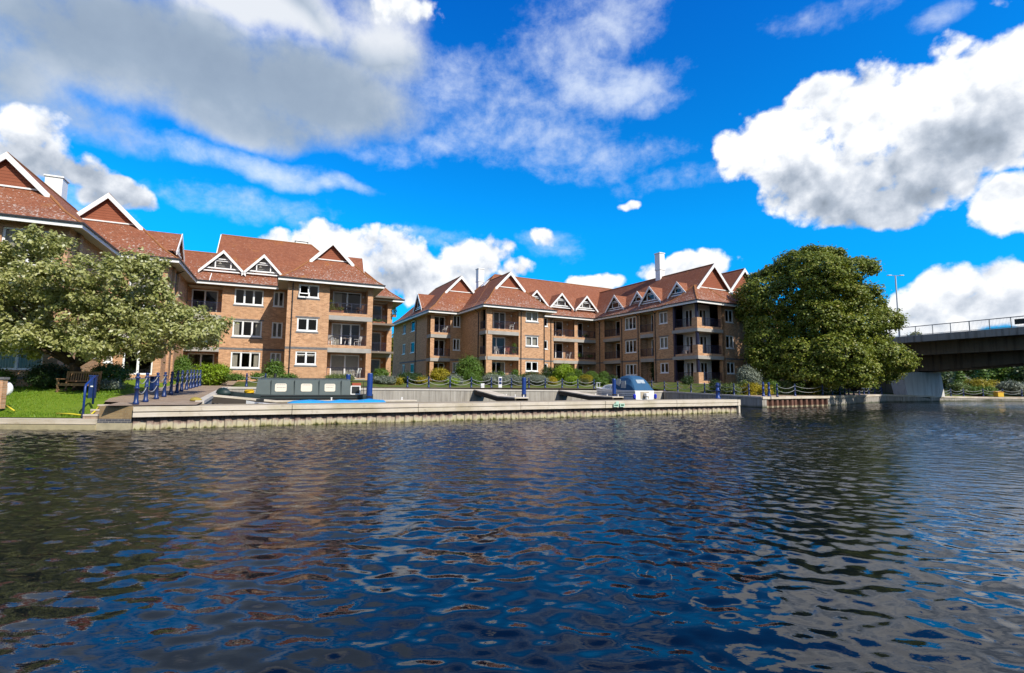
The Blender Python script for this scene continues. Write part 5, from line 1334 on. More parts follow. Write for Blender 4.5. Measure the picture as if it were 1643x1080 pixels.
def narrowboat():
    s0, s1, t0, t1 = -2.3, 6.0, 31.75, 33.85; tc = (t0 + t1) / 2; hw = (t1 - t0) / 2
    r = framed('narrowboat', DA, (1.8, tc, .3)); tag(r, 'dark green narrowboat with cream panels along its cabin, moored in the basin', 'narrowboat')
    m = MB(); b = MB(); secs = []; secb = []
    for s, w_, z in [(s0, .06, 1.42), (s0 + .5, .45, 1.34), (s0 + 1.1, .80, 1.26), (s0 + 1.9, 1.0, 1.20), (s0 + 3, 1.0, 1.17), (5.2, 1.0, 1.15), (5.75, .9, 1.17), (s1, .6, 1.19)]:
        h = hw * w_
        secs.append([(s, tc - h * .97, .86), (s, tc - h, 1.06), (s, tc - h, z), (s, tc - h + .05, z + .0), (s, tc + h - .05, z), (s, tc + h, z), (s, tc + h, 1.06), (s, tc + h * .97, .86)])
        secb.append([(s + (.25 if s < 0 else 0), tc - h * .9, -.2), (s, tc - h * .985, .87), (s, tc + h * .985, .87), (s + (.25 if s < 0 else 0), tc + h * .9, -.2)])
    loft(m, secs); loft(b, secb)
    hull = m.build('hull', HULLG, r); b.build('hull_bottom', BLACKH, hull)
    rb = MB()
    for z in (.93, 1.10): rb.box(s0 + 1.9, 5.3, t0 - .05, t0 + .02, z, z + .045)
    rb.build('rubbing_strake', BLACKH, hull)
    c = MB(); c0, c1 = -.72, 4.55
    sec = lambda s, k=0: [(s + k * .0, t0 + .16, 1.15), (s + k * .12, t0 + .27, 2.04), (s + k * .13, t0 + .40, 2.09), (s + k * .13, tc, 2.13), (s + k * .13, t1 - .40, 2.09), (s + k * .12, t1 - .27, 2.04), (s, t1 - .16, 1.15)]
    loft(c, [sec(c0, 1), sec(c0 + 1.4), sec(c0 + 2.8), sec(c1)]); cab = c.build('cabin', CABG, r)
    def side(s, z): k = (z - 1.15) / .89; return (s, t0 + .16 + .11 * k - .012, z)
    for i, sc in enumerate((.62, 2.02, 3.35)):
        p = MB(); w_, z0, z1 = .31, 1.36, 1.83; cr = .06
        pts = [side(sc - w_ + cr, z0), side(sc + w_ - cr, z0), side(sc + w_, z0 + cr), side(sc + w_, z1 - cr), side(sc + w_ - cr, z1), side(sc - w_ + cr, z1), side(sc - w_, z1 - cr), side(sc - w_, z0 + cr)]
        p.prism(pts, (0, .03, 0)); po = p.build('cabin_panel', CREAMP, cab)
        l = MB()
        for zz in ((1.74, 1.58), (1.74,), (1.74, 1.60))[i]:
            a, q = side(sc - .22, zz), side(sc + .22, zz)
            x = -.22
            while x < .2:
                wd = rng.uniform(.04, .10); y = side(sc + x, zz); l.obox((y[0], y[1] - .004, y[2]), (wd, 0, 0), (0, .004, 0), (0, 0, .03)); x += wd + .025
        l.build('lettering', INKP, po)
    g = MB(); g.box(c0 + .3, c1 - .2, t0 + .36, t0 + .40, 2.13, 2.17)
    for x in (c0 + .3, c0 + 1.7, c0 + 3.2, c1 - .25): g.box(x, x + .04, t0 + .36, t0 + .40, 2.06, 2.14)
    g.build('grab_rail', HULLG, cab)
    k = MB()
    for sj in (.1, 1.35, 2.72, 4.0): k.box(sj, sj + .02, t0 + .13, t0 + .30, 1.16, 2.03)
    k.build('panel_seam', HULLG, cab)
    # stern: bulkhead door with white frame, rail
    d = MB(); z0, z1 = 1.17, 1.72
    for x0, x1, a, b_ in ((4.58, 4.64, z0, z1), (5.12, 5.18, z0, z1), (4.64, 5.12, z1 - .05, z1), (4.64, 5.12, z0, z0 + .05)): d.box(x0, x1, t0 + .26, t0 + .31, a, b_)
    do = d.build('stern_screen', WHITE, r); p = MB(); p.box(4.64, 5.12, t0 + .275, t0 + .295, z0 + .05, z1 - .05); p.build('pane', BLACKH, do)
    sr = MB()
    for x in (5.35, 5.6, 5.85): sr.bar((x, t0 + .25, 1.16), (x, t0 + .25, 1.98), .018, n=6)
    sr.bar((4.6, t0 + .25, 1.98), (5.95, t0 + .25, 1.98), .02, n=6); sr.bar((5.85, t0 + .25, 1.6), (5.85, t1 - .3, 1.6), .018, n=6); sr.build('stern_rail', GUTTER, r)
    w_ = MB(); w_.box(4.75, 5.3, tc - .2, tc + .2, 1.72, 1.9); w_.build('seat_cushion', plain('red_cushion', (.35, .08, .04), .8), r)
    til = MB(); til.tube([(5.7, tc, 1.17), (5.7, tc, 1.65), (5.2, tc, 1.72)], [.03, .03, .022], 7); til.build('tiller', GUTTER, r)
    ch = MB(); ch.lathe([(2.1, .08), (2.42, .07), (2.45, .09)], (.3, tc + .2, 0), 10); ch.build('chimney_pipe', BLACKH, cab)
    fe = MB(); fe.tube([(s0 - .12, tc - .5, 1.22), (s0 - .16, tc, 1.24), (s0 - .12, tc + .5, 1.22)], [.06, .11, .06], 10); fe.build('bow_fender', BLACKH, r)
narrowboat()
def coil(label, s, t, z, r_, mat, name='rope_coil', lay=4):
    c = DW(s, t, z); o = empty(name, c, 0); tag(o, label, 'rope'); m = MB()
    pts = []; 
    for i in range(lay * 16 + 1):
        a = 2 * PI * i / 16; rr = r_ * (1 - .12 * math.sin(i * .7)); pts.append((rr * math.cos(a), rr * math.sin(a), .03 + .045 * (i / 16)))
    m.tube(pts, .035, 6); m.build('coil', mat, o, smooth=True)
coil('yellow orange rope coil lying on the narrowboat foredeck', -1.02, 32.35, 1.235, .22, plain('yellow_rope', (.65, .40, .02), .8, .2, .2, 8))
def heap(label, s, t, z, rad, h, mat, name, cat):
    c = DW(s, t, z); o = empty(name, c, 0); tag(o, label, cat); m = MB(); n = 12
    rings = []
    for k, (hh, rr) in enumerate([(0, 1), (.3, 1.02), (.65, .85), (.9, .5), (1, .12)]):
        rings.append([(rad * rr * (1 + .12 * math.sin(3 * a + k)) * math.cos(a), rad * rr * .8 * (1 + .12 * math.cos(2 * a)) * math.sin(a), h * hh * (1 + .08 * math.sin(4 * a))) for a in np.linspace(0, 2 * PI, n)])
    loft(m, rings); m.build('cover', mat, o, smooth=True)
heap('dark green tarpaulin bundle on the left quay by the narrowboat bow', -2.35, 32.5, 1.14, .40, .42, plain('dark_green_tarpaulin', (.012, .03, .028), .5, .4, .2, 4), 'tarpaulin_bundle', 'tarpaulin')
heap('ochre rope heap on the brick path beside the basin corner', -3.0, 26.7, 1.03, .25, .16, plain('ochre_rope', (.32, .25, .06), .9, .1, .4, 9), 'rope_heap', 'rope')
# small boat under a blue cover
def covered_boat():
    s0, s1, tc = -1.0, 5.8, 28.15
    r = framed('covered_boat', DA, (2, tc, .3)); tag(r, 'small white dinghy under a bright blue cover between the jetty and the pontoon', 'dinghy')
    m = MB(); secs = []
    for s, w_, z in [(s0, .05, .98), (s0 + .4, .45, .88), (s0 + 1.1, .8, .80), (2, 1, .74), (4.5, 1, .74), (s1, .85, .76)]:
        h = .85 * w_; secs.append([(s + .1, tc - h * .5, .05), (s, tc - h * .9, .5), (s, tc - h, z), (s, tc + h, z), (s, tc + h * .9, .5), (s + .1, tc + h * .5, .05)])
    loft(m, secs); m.build('hull', WHITE, r, smooth=False)
    c = MB(); secs = []
    for s, w_, z in [(.9, .84, .93), (1.2, .95, 1.02), (2.0, 1.03, 1.06), (2.9, 1.03, .98), (3.5, 1.03, 1.06), (4.3, 1.03, 1.0), (5.0, 1.0, 1.08), (s1 + .05, .88, 1.0)]:
        z -= .09
        h = .87 * w_; secs.append([(s, tc - h, .64 + .03 * math.sin(s * 5)), (s, tc - h * .97, .82), (s, tc - h * .5, z - .02), (s, tc, z + .03), (s, tc + h * .5, z - .02), (s, tc + h * .97, .82), (s, tc + h, .66)])
    loft(c, secs); c.build('tarpaulin', TARP, r, smooth=True)
    e = MB(); e.box(-.55, -.2, tc - .55, tc - .1, .93, 1.06); e.build('bow_locker', BLACKH, r)
covered_boat()
# ================================================================== cabin cruiser
CANV = plain('blue_canvas', (.030, .095, .185), .75, .2, .18, 2.5); GELC = plain('white_gelcoat', (.80, .80, .78), .25, .5, .04, 1); CLEARV = plain('clear_vinyl', (.38, .42, .42), .15, .6, .2, 3)
def cruiser():
    # built with the bow towards +t, stern at the camera side
    sc, t0, t1, hw = 27.75, 31.4, 38.0, 1.08
    r = framed('cabin_cruiser', DA, (sc, 34.5, .2)); tag(r, 'white cabin cruiser with a blue canvas canopy moored in the basin', 'motor boat')
    m = MB(); secs = []
    for t, w_, zg_, zk in [(t0, .92, 1.42, .1), (t0 + 1.2, 1.0, 1.42, .05), (t0 + 3, 1.0, 1.46, .05), (t0 + 4.6, .86, 1.53, .15), (t0 + 5.8, .5, 1.60, .4), (t1, .04, 1.66, 1.0)]:
        h = hw * w_; secs.append([(sc, t, zk - .15), (sc - h * .86, t, zk + .15), (sc - h * .98, t, .95), (sc - h, t, zg_), (sc + h, t, zg_), (sc + h * .98, t, .95), (sc + h * .86, t, zk + .15)])
    loft(m, secs); hull = m.build('hull', GELC, r)
    st = MB()
    for z in (.92, 1.07, 1.22):
        pts = []
        for t, w_ in [(t0 + .05, .93), (t0 + 1.2, 1.0), (t0 + 3, 1.0), (t0 + 4.6, .86), (t0 + 5.8, .5)]: pts.append(Vector((sc - hw * w_ * .995 - .012, t, z)))
        for a, b in zip(pts[:-1], pts[1:]): st.obox(a, b - a, (.02, 0, 0), (0, 0, .045))
    st.build('side_stripe', plain('grey_stripe', (.17, .19, .22), .4), hull)
    ru = MB()
    pts = [Vector((s_ * hw * w_ + sc, t, z)) for s_ in (-1,) for t, w_, z in [(t0, .94, 1.40), (t0 + 1.2, 1.02, 1.40), (t0 + 3, 1.02, 1.44), (t0 + 4.6, .88, 1.51), (t0 + 5.8, .52, 1.58), (t1, .05, 1.64)]]
    ru.tube(pts, .035, 6); ru.build('rubbing_strake', WHITE, hull)
    # cabin forward
    c = MB(); secs = []
    for t, w_, z in [(t0 + 2.35, .84, 1.98), (t0 + 3.6, .80, 1.94), (t0 + 4.7, .62, 1.84), (t0 + 5.3, .42, 1.66)]:
        h = hw * w_; secs.append([(sc - h, t, 1.40), (sc - h * .88, t, z - .06), (sc - h * .7, t, z), (sc + h * .7, t, z), (sc + h * .88, t, z - .06), (sc + h, t, 1.40)])
    loft(c, secs); cab = c.build('cabin', GELC, r)
    for ta, tb in ((t0 + 2.55, t0 + 3.4), (t0 + 3.5, t0 + 4.45)):
        wq = MB(); 
        def P(t, z):
            w_ = np.interp(t, [t0 + 2.35, t0 + 3.6, t0 + 4.7], [.84, .80, .62]); k = (z - 1.40) / .54; return Vector((sc - hw * w_ * (1 - .12 * k) - .012, t, z))
        wq.prism([P(ta, 1.56), P(tb, 1.56), P(tb - .08, 1.80), P(ta, 1.82)], (.02, 0, 0)); wq.build('cabin_window', CLEARV, cab)
    # canopy
    k = MB(); secs = []
    prof = [(t0 + .02, .86, 1.44), (t0 + .35, .84, 1.95), (t0 + .75, .78, 2.42), (t0 + 1.2, .72, 2.62), (t0 + 1.9, .70, 2.66), (t0 + 2.3, .72, 2.58), (t0 + 2.75, .74, 2.02)]
    for t, w_, z in prof:
        h = hw * w_; zb = 1.44 if t < t0 + 2.5 else 1.97
        base = hw * .95
        secs.append([(sc - base, t, zb), (sc - base * .97, t, zb + (z - zb) * .45), (sc - h * .93, t, zb + (z - zb) * .86), (sc - h * .7, t, z - .01), (sc, t, z + .04), (sc + h * .7, t, z - .01), (sc + h * .93, t, zb + (z - zb) * .86), (sc + base * .97, t, zb + (z - zb) * .45), (sc + base, t, zb)])
    loft(k, secs); can = k.build('canopy', CANV, r, smooth=False)
    vn = MB(); X = sc - hw * .95 - .03
    def side(t, z): return Vector((X + max(z - 2.0, 0) * .24, t, z))
    vn.prism([side(t0 + 1.1, 1.62), side(t0 + 1.75, 1.62), side(t0 + 1.75, 2.22), side(t0 + 1.2, 2.22)], (.03, 0, 0)); vn.prism([side(t0 + 1.9, 1.75), side(t0 + 2.6, 2.02), side(t0 + 2.3, 2.42), side(t0 + 1.9, 2.36)], (.03, 0, 0))
    vn.build('side_window', CLEARV, can)
    bw = MB(); a, b = Vector((sc - .42, t0 + .44, 2.02)), Vector((sc + .42, t0 + .44, 2.02)); up = Vector((0, .24, .30)); bw.obox(a + Vector((0, -.06, 0)), b - a, up, Vector((0, .02, -.02))); bw.build('rear_window', CLEARV, can)
    # transom with outboard well
    tr = MB(); tr.box(sc - .45, sc + .42, t0 - .03, t0 + .05, .78, 1.34); tr.build('outboard_well', plain('beige_well', (.42, .36, .27), .6, .3, .2, 5), hull)
    ob = MB(); ob.box(sc - .16, sc + .14, t0 - .38, t0 - .02, .95, 1.22); ob.box(sc - .08, sc + .06, t0 - .30, t0 - .1, .1, .95); ob.build('outboard_motor', WHITE, r, bevel=.04)
    fd = MB()
    for s_ in (-1, 1): fd.lathe([(.72, .04), (.8, .12), (1.05, .13), (1.15, .05)], (sc + s_ * (hw + .02), t0 - .02, 0), 10)
    fd.build('fender', plain('blue_fender', (.02, .04, .5), .4), r)
    rl = MB()
    for t, w_ in ((t0 + 5.0, .78), (t0 + 5.7, .55), (t0 + 6.3, .25)):
        rl.bar((sc - hw * w_, t, 1.56), (sc - hw * w_, t, 2.02), .016, n=6)
    rl.tube([(sc - hw * .78, t0 + 5.0, 2.02), (sc - hw * .55, t0 + 5.7, 2.05), (sc - hw * .25, t0 + 6.3, 2.07), (sc, t1 + .05, 2.08), (sc + hw * .25, t0 + 6.3, 2.07)], .018, 6); rl.build('bow_rail', UPVC, r)
cruiser()
# ================================================================== bridge

def streaked(name, ca, cb):
    def fn(t):
        oc = objc(t); a = t.noise(oc, .5, 6, .65); st = t.noise(t.vm('MULTIPLY', oc, (1.6, 1.6, .10)), 1.6, 5, .65)
        c = t.mix(a, ca, tuple(min(x * 1.35, 1) for x in ca)); c = t.mix(t.mr(st, .48, .68, 0, .75), c, cb)
        return pbsdf(t, c, .9, .15, bump=t.noise(oc, 6, 5, .6), bd=.015)
    return material(name, fn)
CONCB = streaked('weathered_bridge_concrete', (.27, .255, .23), (.10, .095, .085)); CONCD = streaked('brown_stained_concrete', (.15, .12, .09), (.06, .05, .04)); PIERW = streaked('pale_pier_concrete', (.56, .545, .52), (.36, .34, .31))
RAILG = plain('galvanised_rail', (.26, .27, .27), .5, .5, .1, 5, metal=.3)
def bridge():
    P1 = Vector((47.3, 60, 0)); d = Vector((-.347, .938, 0)).normalized(); n = Vector((d.y, -d.x, 0))
    ang = math.atan2(d.y, d.x)
    r = empty('road_bridge', (47.3, 60, 0), ang); tag(r, 'grey concrete road bridge with metal railing crossing the river at the right', 'bridge')
    # local: x along d (away), y to the left of d; deck extends towards -y
    A0, A1 = -75, 95
    def sec(m, y0, y1, z0, z1, a0=A0, a1=A1, na=1, f=None):
        for i in range(na):
            a, b = a0 + (a1 - a0) * i / na, a0 + (a1 - a0) * (i + 1) / na
            za, zb = (f(a), f(b)) if f else (z0, z0)
            m.obox((a, y1, 0), (0, 0, 0), (0, 0, 0), (0, 0, 0)) if False else None
            P = [(a, y0, za), (b, y0, zb), (b, y1, zb), (a, y1, za), (a, y0, z1), (b, y0, z1), (b, y1, z1), (a, y1, z1)]
            k = len(m.v); m.v += P
            for q in ((0, 3, 2, 1), (4, 5, 6, 7), (0, 1, 5, 4), (2, 3, 7, 6)) + (((3, 0, 4, 7),) if i == 0 else ()) + (((1, 2, 6, 5),) if i == na - 1 else ()): m.f.append(tuple(k + j for j in q)); m.mi.append(0)
    m = MB(); sec(m, 0, -.35, 7.20, 7.95); sec(m, -11.65, -12, 7.2, 7.95); m.build('parapet_beam', CONCB, r)
    m = MB(); sec(m, -.35, -11.65, 7.22, 7.55); m.build('deck', CONCB, r)
    g = lambda a: 5.95 - 1.0 * max(0, 1 - ((a - 2) / 26) ** 2) * .25
    arch = lambda a: 3.75 + 2.1 * min(1, (abs(a - 2) / 26)) ** 1.25
    m = MB(); sec(m, -1.9, -2.6, 0, 7.22, -58, 92, 60, g); m.build('edge_girder', CONCD, r)
    m = MB(); sec(m, -4.6, -9.6, 0, 7.219, -58, 92, 60, arch); m.build('haunched_girder', CONCD, r)
    m = MB()
    for (zx, y0, y1) in ((3.72, -1.2, -10.8),): m.prism([(.2, y0 - .9, .6), (.2, y1 + 1.5, .6), (.2, y1 + 2.0, zx), (.2, y0, zx)], (1.6, 0, 0))
    m.build('pier', PIERW, r)
    m = MB(); sec(m, -.6, -11.4, .8, 7.21, 5.5, 95); m.build('abutment_wall', CONCD, r)
    for yy in (-.17, -11.83):
        o = MB()
        for k in range(int((95 + 60) / 1.75)):
            a = -60 + k * 1.75; o.box(a - .03, a + .03, yy - .03, yy + .03, 7.95, 9.08)
        o.box(-60, 95, yy - .04, yy + .04, 9.02, 9.10); o.box(-60, 95, yy - .02, yy + .02, 8.05, 8.10)
        ro = o.build('railing', RAILG, r)
        if yy > -1:
            b = MB(); a = -24
            while a < 12: b.box(a - .006, a + .006, yy - .006, yy + .006, 8.1, 9.02); a += .115
            b.build('infill_bar', plain('pale_blue_grey_bar', (.36, .42, .48), .5), ro)
            s = MB(); s.box(-12.1, -11.3, yy + .03, yy + .06, 8.28, 8.82); s.build('plate', plain('dark_sign_plate', (.035, .035, .032), .6), r)
bridge()
def lamp():
    x, y = 51.1, 64.0; r = empty('street_lamp', (x, y, 7.55), 0, (x, y, 7.55)); tag(r, 'tall twin arm street lamp standing on the bridge', 'street lamp')
    m = MB(); m.tube([(x, y, 7.55), (x, y, 9.2), (x, y, 16.62)], [.14, .11, .085], 8); m.build('column', plain('pale_lamp_column', (.55, .57, .58), .5), r)
    a = MB(); a.tube([(x - .75, y, 16.66), (x, y, 16.60), (x + .75, y, 16.62)], .035, 6); a.build('arm', RAILG, r)
    for s in (-1, 1):
        h = MB(); secs = [[(x + s * q, y - w_, 16.62 - .0), (x + s * q, y - w_, 16.70), (x + s * q, y + w_, 16.70), (x + s * q, y + w_, 16.62)] for q, w_ in ((.52, .06), (.65, .13), (1.0, .15), (1.12, .06))]; loft(h, secs); h.build('lamp_head', WHITE, r)
lamp()
# ================================================================== bench, handrail, notice board
def bench():
    c = Vector((-22.55, 25.55, 1.28)); r = empty('garden_bench', c, R(8)); tag(r, 'weathered wooden garden bench on the lawn in the shade of the pale tree', 'bench')
    L = 1.62; h = .5
    m = MB()
    for i in range(5): m.box(-L / 2, L / 2, -.30 + i * .115, -.30 + i * .115 + .095, h - .03, h + .005)
    m.build('seat', TEAK, r)
    m = MB(); m.obox((-L / 2 + .06, .30, h + .52), (L - .12, 0, 0), (0, .05, 0), (0, .02, .10)); m.obox((-L / 2 + .06, .25, h + .08), (L - .12, 0, 0), (0, .05, 0), (0, .01, .07))
    for i in range(13): x = -L / 2 + .10 + i * (L - .24) / 12; m.obox((x, .262, h + .14), (.05, 0, 0), (0, .02, 0), (0, .045, .39))
    m.build('backrest', TEAK, r)
    for sx in (-1, 1):
        x = sx * (L / 2 - .035) - .035
        m = MB(); m.box(x, x + .07, -.32, -.25, 0, h + .2); m.build('leg', TEAK, r)
        m = MB(); m.obox((x, .25, 0), (.07, 0, 0), (0, .07, 0), (0, .08, h + .64)); m.build('leg', TEAK, r)
        m = MB(); m.box(x - .02, x + .09, -.36, .32, h + .2, h + .24); m.box(x + .01, x + .06, -.25, .26, .14, .20); m.build('armrest', TEAK, r)
    m = MB(); m.box(-L / 2 + .07, L / 2 - .07, -.305, -.265, h - .13, h - .04); m.build('apron', TEAK, r)
bench()
def handrail():
    A = Vector((-17.15, 19.75, .45)); B = Vector((-17.9, 21.05, .92))
    r = empty('handrail', A, 0, tuple(A)); tag(r, 'bright blue tubular handrail beside the white edged steps', 'handrail')
    m = MB(); up = Vector((0, 0, 1)); ta = A + up * 1.28; tb = B + up * 1.20
    m.tube([A, ta - up * .08, ta + (tb - ta) * .06, tb - (tb - ta) * .06, tb - up * .08, B], .042, 8); m.build('rail', PILEB, r, smooth=True)
    p = at(149, 620, 23.5); z = 1.0; o = empty('service_post', (p.x, 23.5, z), R(20)); tag(o, 'square blue service post behind the handrail', 'service post')
    m = MB(); m.box(-.12, .12, -.1, .1, 0, 1.12); m.box(-.14, .14, -.12, .12, 1.12, 1.18); m.build('casing', BLUEP, o); m = MB(); m.box(-.05, .05, -.115, -.1, .62, .68); m.build('socket', WHITE, o)
handrail()
def notice():
    p = at(-5, 657, 20.6); z = .72; r = empty('notice_pillar', (p.x, 20.6, z), R(14), (0, 0, 0)); tag(r, 'brick pillar at the left edge carrying a blue notice panel', 'notice pillar')
    m = MB(); m.box(-.55, .19, -.14, .14, 0, 1.22); m.build('pillar', BRICK, r); m = MB(); m.box(-.6, .23, -.18, .18, 1.22, 1.32); m.build('coping', BRICK_GREY, r)
    m = MB(); m.box(-.50, .0, -.165, -.14, .18, 1.06); po = m.build('panel', plain('blue_notice', (.012, .06, .36), .35), r)
    m = MB(); m.box(-.44, -.06, -.169, -.165, .60, .64); m.box(-.40, -.10, -.169, -.165, .86, .95); m.build('lettering', WHITE, po)
    o = empty('lifebuoy', (p.x - .10, 20.92, 1.54), 0); tag(o, 'white round lifebuoy case showing behind the right side of the notice pillar', 'lifebuoy')
    m = MB(); ri = [[(q * .32 * math.cos(a), y_, q * .32 * math.sin(a)) for a in np.linspace(0, 2 * PI, 25)] for y_, q in ((-.09, .82), (-.06, .97), (0, 1), (.06, .97))]; loft(m, ri); m.build('case', WHITE, o, smooth=False); m = MB(); m.box(-.03, .03, .0, .06, -.9, -.3); m.build('stake', GUTTER, o)
    h = MB(); h.tube([at(90, 663.5, 20.1), at(112, 664, 20.0), at(130, 666, 19.95), at(145, 666, 19.95), at(152, 660, 20.2), at(160, 650, 21)], .03, 6)
    o = h.build('hose', plain('yellow_hose', (.62, .52, .03), .5), smooth=True); tag(o, 'yellow hose lying along the foot of the lawn to the steps', 'hose')
    h = MB(); h.tube([at(11, 651, 20.5), at(17, 655, 20.3), at(23, 659, 20.2)], .03, 6); o = h.build('mooring_rope', plain('yellow_cord', (.66, .52, .03), .6), smooth=True); tag(o, 'short yellow rope lying at the foot of the notice pillar', 'rope')
notice()
def stand():
    x, y = col_t(803, 41.0); s, t = unrot(DA, x, y); z = zg(s, t); r = empty('notice_stand', (x, y, z), R(DA)); tag(r, 'white notice stand with a dark blue panel on the terrace edge', 'notice stand')
    m = MB(); m.box(-.17, .17, -.04, .04, 0, 1.0); m.build('board', UPVC, r); m = MB(); m.box(-.13, .13, -.055, -.04, .32, .58); m.box(-.13, .13, -.055, -.04, .62, .90); m.build('panel', plain('navy_panel', (.01, .025, .12), .4), r)
    x, y = col_t(774.5, 41.0); s, t = unrot(DA, x, y); z = zg(s, t); r = empty('utility_box', (x, y, z), R(DA)); tag(r, 'small white utility box on the terrace edge by the lavender', 'utility box')
    m = MB(); m.box(-.16, .16, -.12, .12, 0, .34); m.box(-.18, .18, -.14, .14, .34, .38); m.build('case', UPVC, r, bevel=.01)
    x, y = col_t(992, 23.82); r = empty('jetty_sign', DW(*unrot(DA, x, y), .56), R(DA)); tag(r, 'small green and white notice fixed on the jetty face', 'sign')
    m = MB(); m.box(-.42, -.03, -.06, -.035, .0, .2); m.box(.05, .40, -.06, -.035, .0, .21); m.box(-.26, -.02, -.06, -.035, .2, .33); o = m.build('plate', plain('pale_green_plate', (.42, .60, .48), .5), r)
    m = MB(); m.box(-.38, -.09, -.066, -.06, .07, .14); m.box(.12, .34, -.066, -.06, .06, .15); m.build('lettering', plain('dark_green_ink', (.02, .09, .05), .6), o)
stand()
for u0, u1, Y, lb, name, cat, col in [(1592, 1603, 68.3, 'small yellow grit box on the bank under the bridge', 'grit_box', 'grit box', (.62, .40, .03))]:
    x = colxy(1598, Y); r = empty(name, (x, Y, .55), R(10)); tag(r, lb, cat); m = MB(); m.box(-.5, .5, -.3, .3, 0, .62); m.build('bin', plain('yellow_plastic', col, .5), r, bevel=.04); m = MB(); m.obox((-.54, -.34, .62), (1.08, 0, 0), (0, .68, .1), (0, 0, .06)); m.build('lid', plain('orange_lid', (.55, .27, .03), .5), r)
# ================================================================== balcony furniture
def bl(ang, s, t, z): x, y = rot(ang, s, t); return (x, y, z)
def chair(label, loc, rz, mat=WHITE, group='balcony chairs'):
    r = empty('patio_chair', loc, rz); tag(r, label, 'chair', group)
    m = MB(); m.box(-.24, .24, -.22, .24, .42, .46); m.build('seat', mat, r)
    m = MB(); m.obox((-.24, .22, .46), (.48, 0, 0), (0, .035, 0), (0, .14, .46)); m.build('backrest', mat, r)
    for sx in (-1, 1):
        for sy in (-1, 1): m = MB(); m.box(sx * .21 - .022, sx * .21 + .022, sy * .2 - .022, sy * .2 + .022, 0, .42); m.build('leg', mat, r)
        m = MB(); m.box(sx * .25 - .025, sx * .25 + .025, -.22, .24, .63, .66); m.build('armrest', mat, r)
def table(label, loc, rz, mat=WHITE):
    r = empty('patio_table', loc, rz); tag(r, label, 'table', 'balcony tables')
    m = MB(); m.lathe([(.69, .42), (.73, .42)], n=16); m.build('tabletop', mat, r)
    for a in range(4): q = a * PI / 2 + .6; m = MB(); m.bar((.15 * math.cos(q), .15 * math.sin(q), .69), (.32 * math.cos(q), .32 * math.sin(q), 0), .022, n=6); m.build('leg', mat, r)
WOODF = plain('brown_wood', (.22, .11, .05), .7)
A, B = R(25), R(28.5)
chair('white patio chair at the left of the first floor balcony on the left block', bl(25, 4.0, 48.6, 5.4), A + 2.6); chair('white patio chair at the right of the first floor balcony on the left block', bl(25, 6.3, 48.7, 5.4), A - 2.2)
table('white patio table on the first floor balcony of the left block', bl(25, 5.35, 48.7, 5.4), A)
chair('wooden chair at the left of the top balcony on the left block', bl(25, 4.5, 48.7, 8.44), A + 2.2, WOODF); chair('wooden chair at the right of the top balcony on the left block', bl(25, 6.4, 48.7, 8.44), A - 2.2, WOODF); table('dark patio table on the top balcony of the left block', bl(25, 5.4, 48.8, 8.44), A, BLACKH)
chair('white patio chair on the ground floor terrace behind the blue pile', bl(25, 6.3, 48.4, 2.37), A - 2.4); table('white table on the ground floor terrace of the left block', bl(25, 5.7, 48.5, 2.37), A)
chair('white patio chair on the first floor balcony near the pale tree crown', bl(25, -6.3, 53.8, 5.4), A - 2.0)
chair('white reclining chair on the top corner balcony of the right block', bl(28.5, 28.3, 52.3, 8.44), B - 1.9); chair('red chair on the middle balcony of the right block', bl(28.5, 27.7, 52.2, 5.4), B + 2.8, plain('faded_red_plastic', (.45, .14, .10), .5)); chair('white chair left on the middle balcony of the right block', bl(28.5, 26.3, 52.3, 5.4), B + 2.4)
table('dark red table on the top corner balcony of the right block', bl(28.5, 26.6, 52.4, 8.44), B, plain('dark_red_table', (.10, .02, .03), .5))
chair('wooden chair on the top courtyard balcony of the right block', bl(28.5, 37.9, 55.9, 8.44), B + 2.5, WOODF); chair('white chair on the middle courtyard balcony of the right block', bl(28.5, 39.3, 55.9, 5.4), B - 2.4); chair('white chair on the top balcony of the left corner of the right block', bl(28.5, 22.5, 59.9, 8.44), B - 2.2)
chair('white chair on the first floor corner pavilion balcony', bl(28.5, 44.2, 39.6, 5.4), B - 1.6); table('wooden table on the top courtyard balcony of the right block', bl(28.5, 37.2, 55.9, 8.44), B, WOODF)
def planter(label, loc, w_, h, mat, flower='mid', box=True, leaf=.09):
    r = empty('planter', loc, R(26)); tag(r, label, 'planter', 'balcony planters')
    m = MB(); m.box(-w_ / 2, w_ / 2, -.11, .11, 0, .22); m.box(-w_ / 2 - .015, w_ / 2 + .015, -.125, .125, .22, .25); m.build('trough', mat, r)
    P, N = crown_points([(-w_ * .25, 0, .25 + h * .4, w_ * .32, .2, h * .5), (w_ * .25, 0, .25 + h * .35, w_ * .32, .2, h * .45), (0, 0, .25 + h * .45, w_ * .3, .2, h * .55)], 46, 16, .12)
    leaves('plant', r, P, N, leaf, LEAF[flower])
TER = plain('terracotta', (.35, .14, .07), .8)
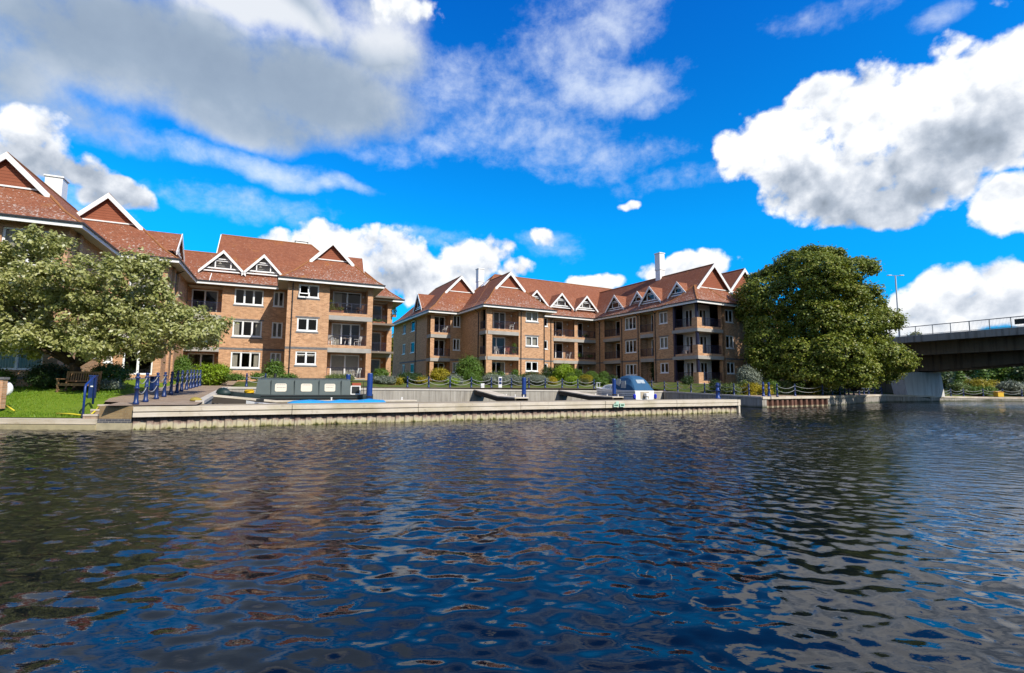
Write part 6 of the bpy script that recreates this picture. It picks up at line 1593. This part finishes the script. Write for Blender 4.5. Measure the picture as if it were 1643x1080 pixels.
planter('trough of trailing greenery at the left end of the top balcony on the left block', bl(25, 4.3, 48.25, 8.44), 1.2, .35, TER, 'yellowtree'); planter('tall leafy plant in the left corner of the top balcony on the left block', bl(25, 3.85, 48.7, 8.44), .35, 1.2, TER, 'yellowtree')
planter('pink flowered trough on the top right corner balcony of the left block', bl(25, 9.4, 55.3, 8.44), 1.3, .3, TER, 'pink'); planter('hanging greenery at the right corner pier of the left block', bl(25, 11.0, 55.0, 9.3), .4, .9, TER, 'dark')
planter('big green plant on the middle corner balcony of the right block', bl(28.5, 28.6, 52.1, 5.4), .5, 1.35, TER, 'mid'); planter('leafy trough on the middle courtyard balcony of the right block', bl(28.5, 41.0, 55.5, 5.4), 1.1, .6, TER, 'mid'); planter('flowering trough at the right end of the middle courtyard balcony', bl(28.5, 42.6, 55.5, 5.4), 1.3, .5, TER, 'creamf')
planter('pink flowered pots on the top right courtyard balcony', bl(28.5, 42.0, 55.6, 8.44), 1.0, .22, TER, 'rust'); planter('lime plant on the top corner pavilion balcony', bl(28.5, 43.8, 38.0, 8.44), .5, .35, TER, 'lime')
# ================================================================== small outbuilding seen in the gap
def outbuilding():
    x, y = colxy(634, 92), 92; r = empty('garden_outbuilding', (x, y, 2.2), R(28)); tag(r, 'small tiled roof outbuilding seen far back in the gap between the blocks', 'outbuilding')
    m = MB(); m.box(-2.2, 2.2, -1.6, 1.6, 0, 2.3); m.build('wall', BRICK_RED, r)
    m = MB(); a, b, h = 2.6, 2.0, 4.4
    m.poly([(-a, -b, 2.3), (a, -b, 2.3), (.6, 0, h), (-.6, 0, h)]); m.poly([(a, b, 2.3), (-a, b, 2.3), (-.6, 0, h), (.6, 0, h)]); m.poly([(a, -b, 2.3), (a, b, 2.3), (.6, 0, h)]); m.poly([(-a, b, 2.3), (-a, -b, 2.3), (-.6, 0, h)]); m.build('roof', ROOF, r)
    m = MB(); m.box(-.45, .45, -1.63, -1.6, 0, 2.0); m.build('door', WOODF, r)
outbuilding()
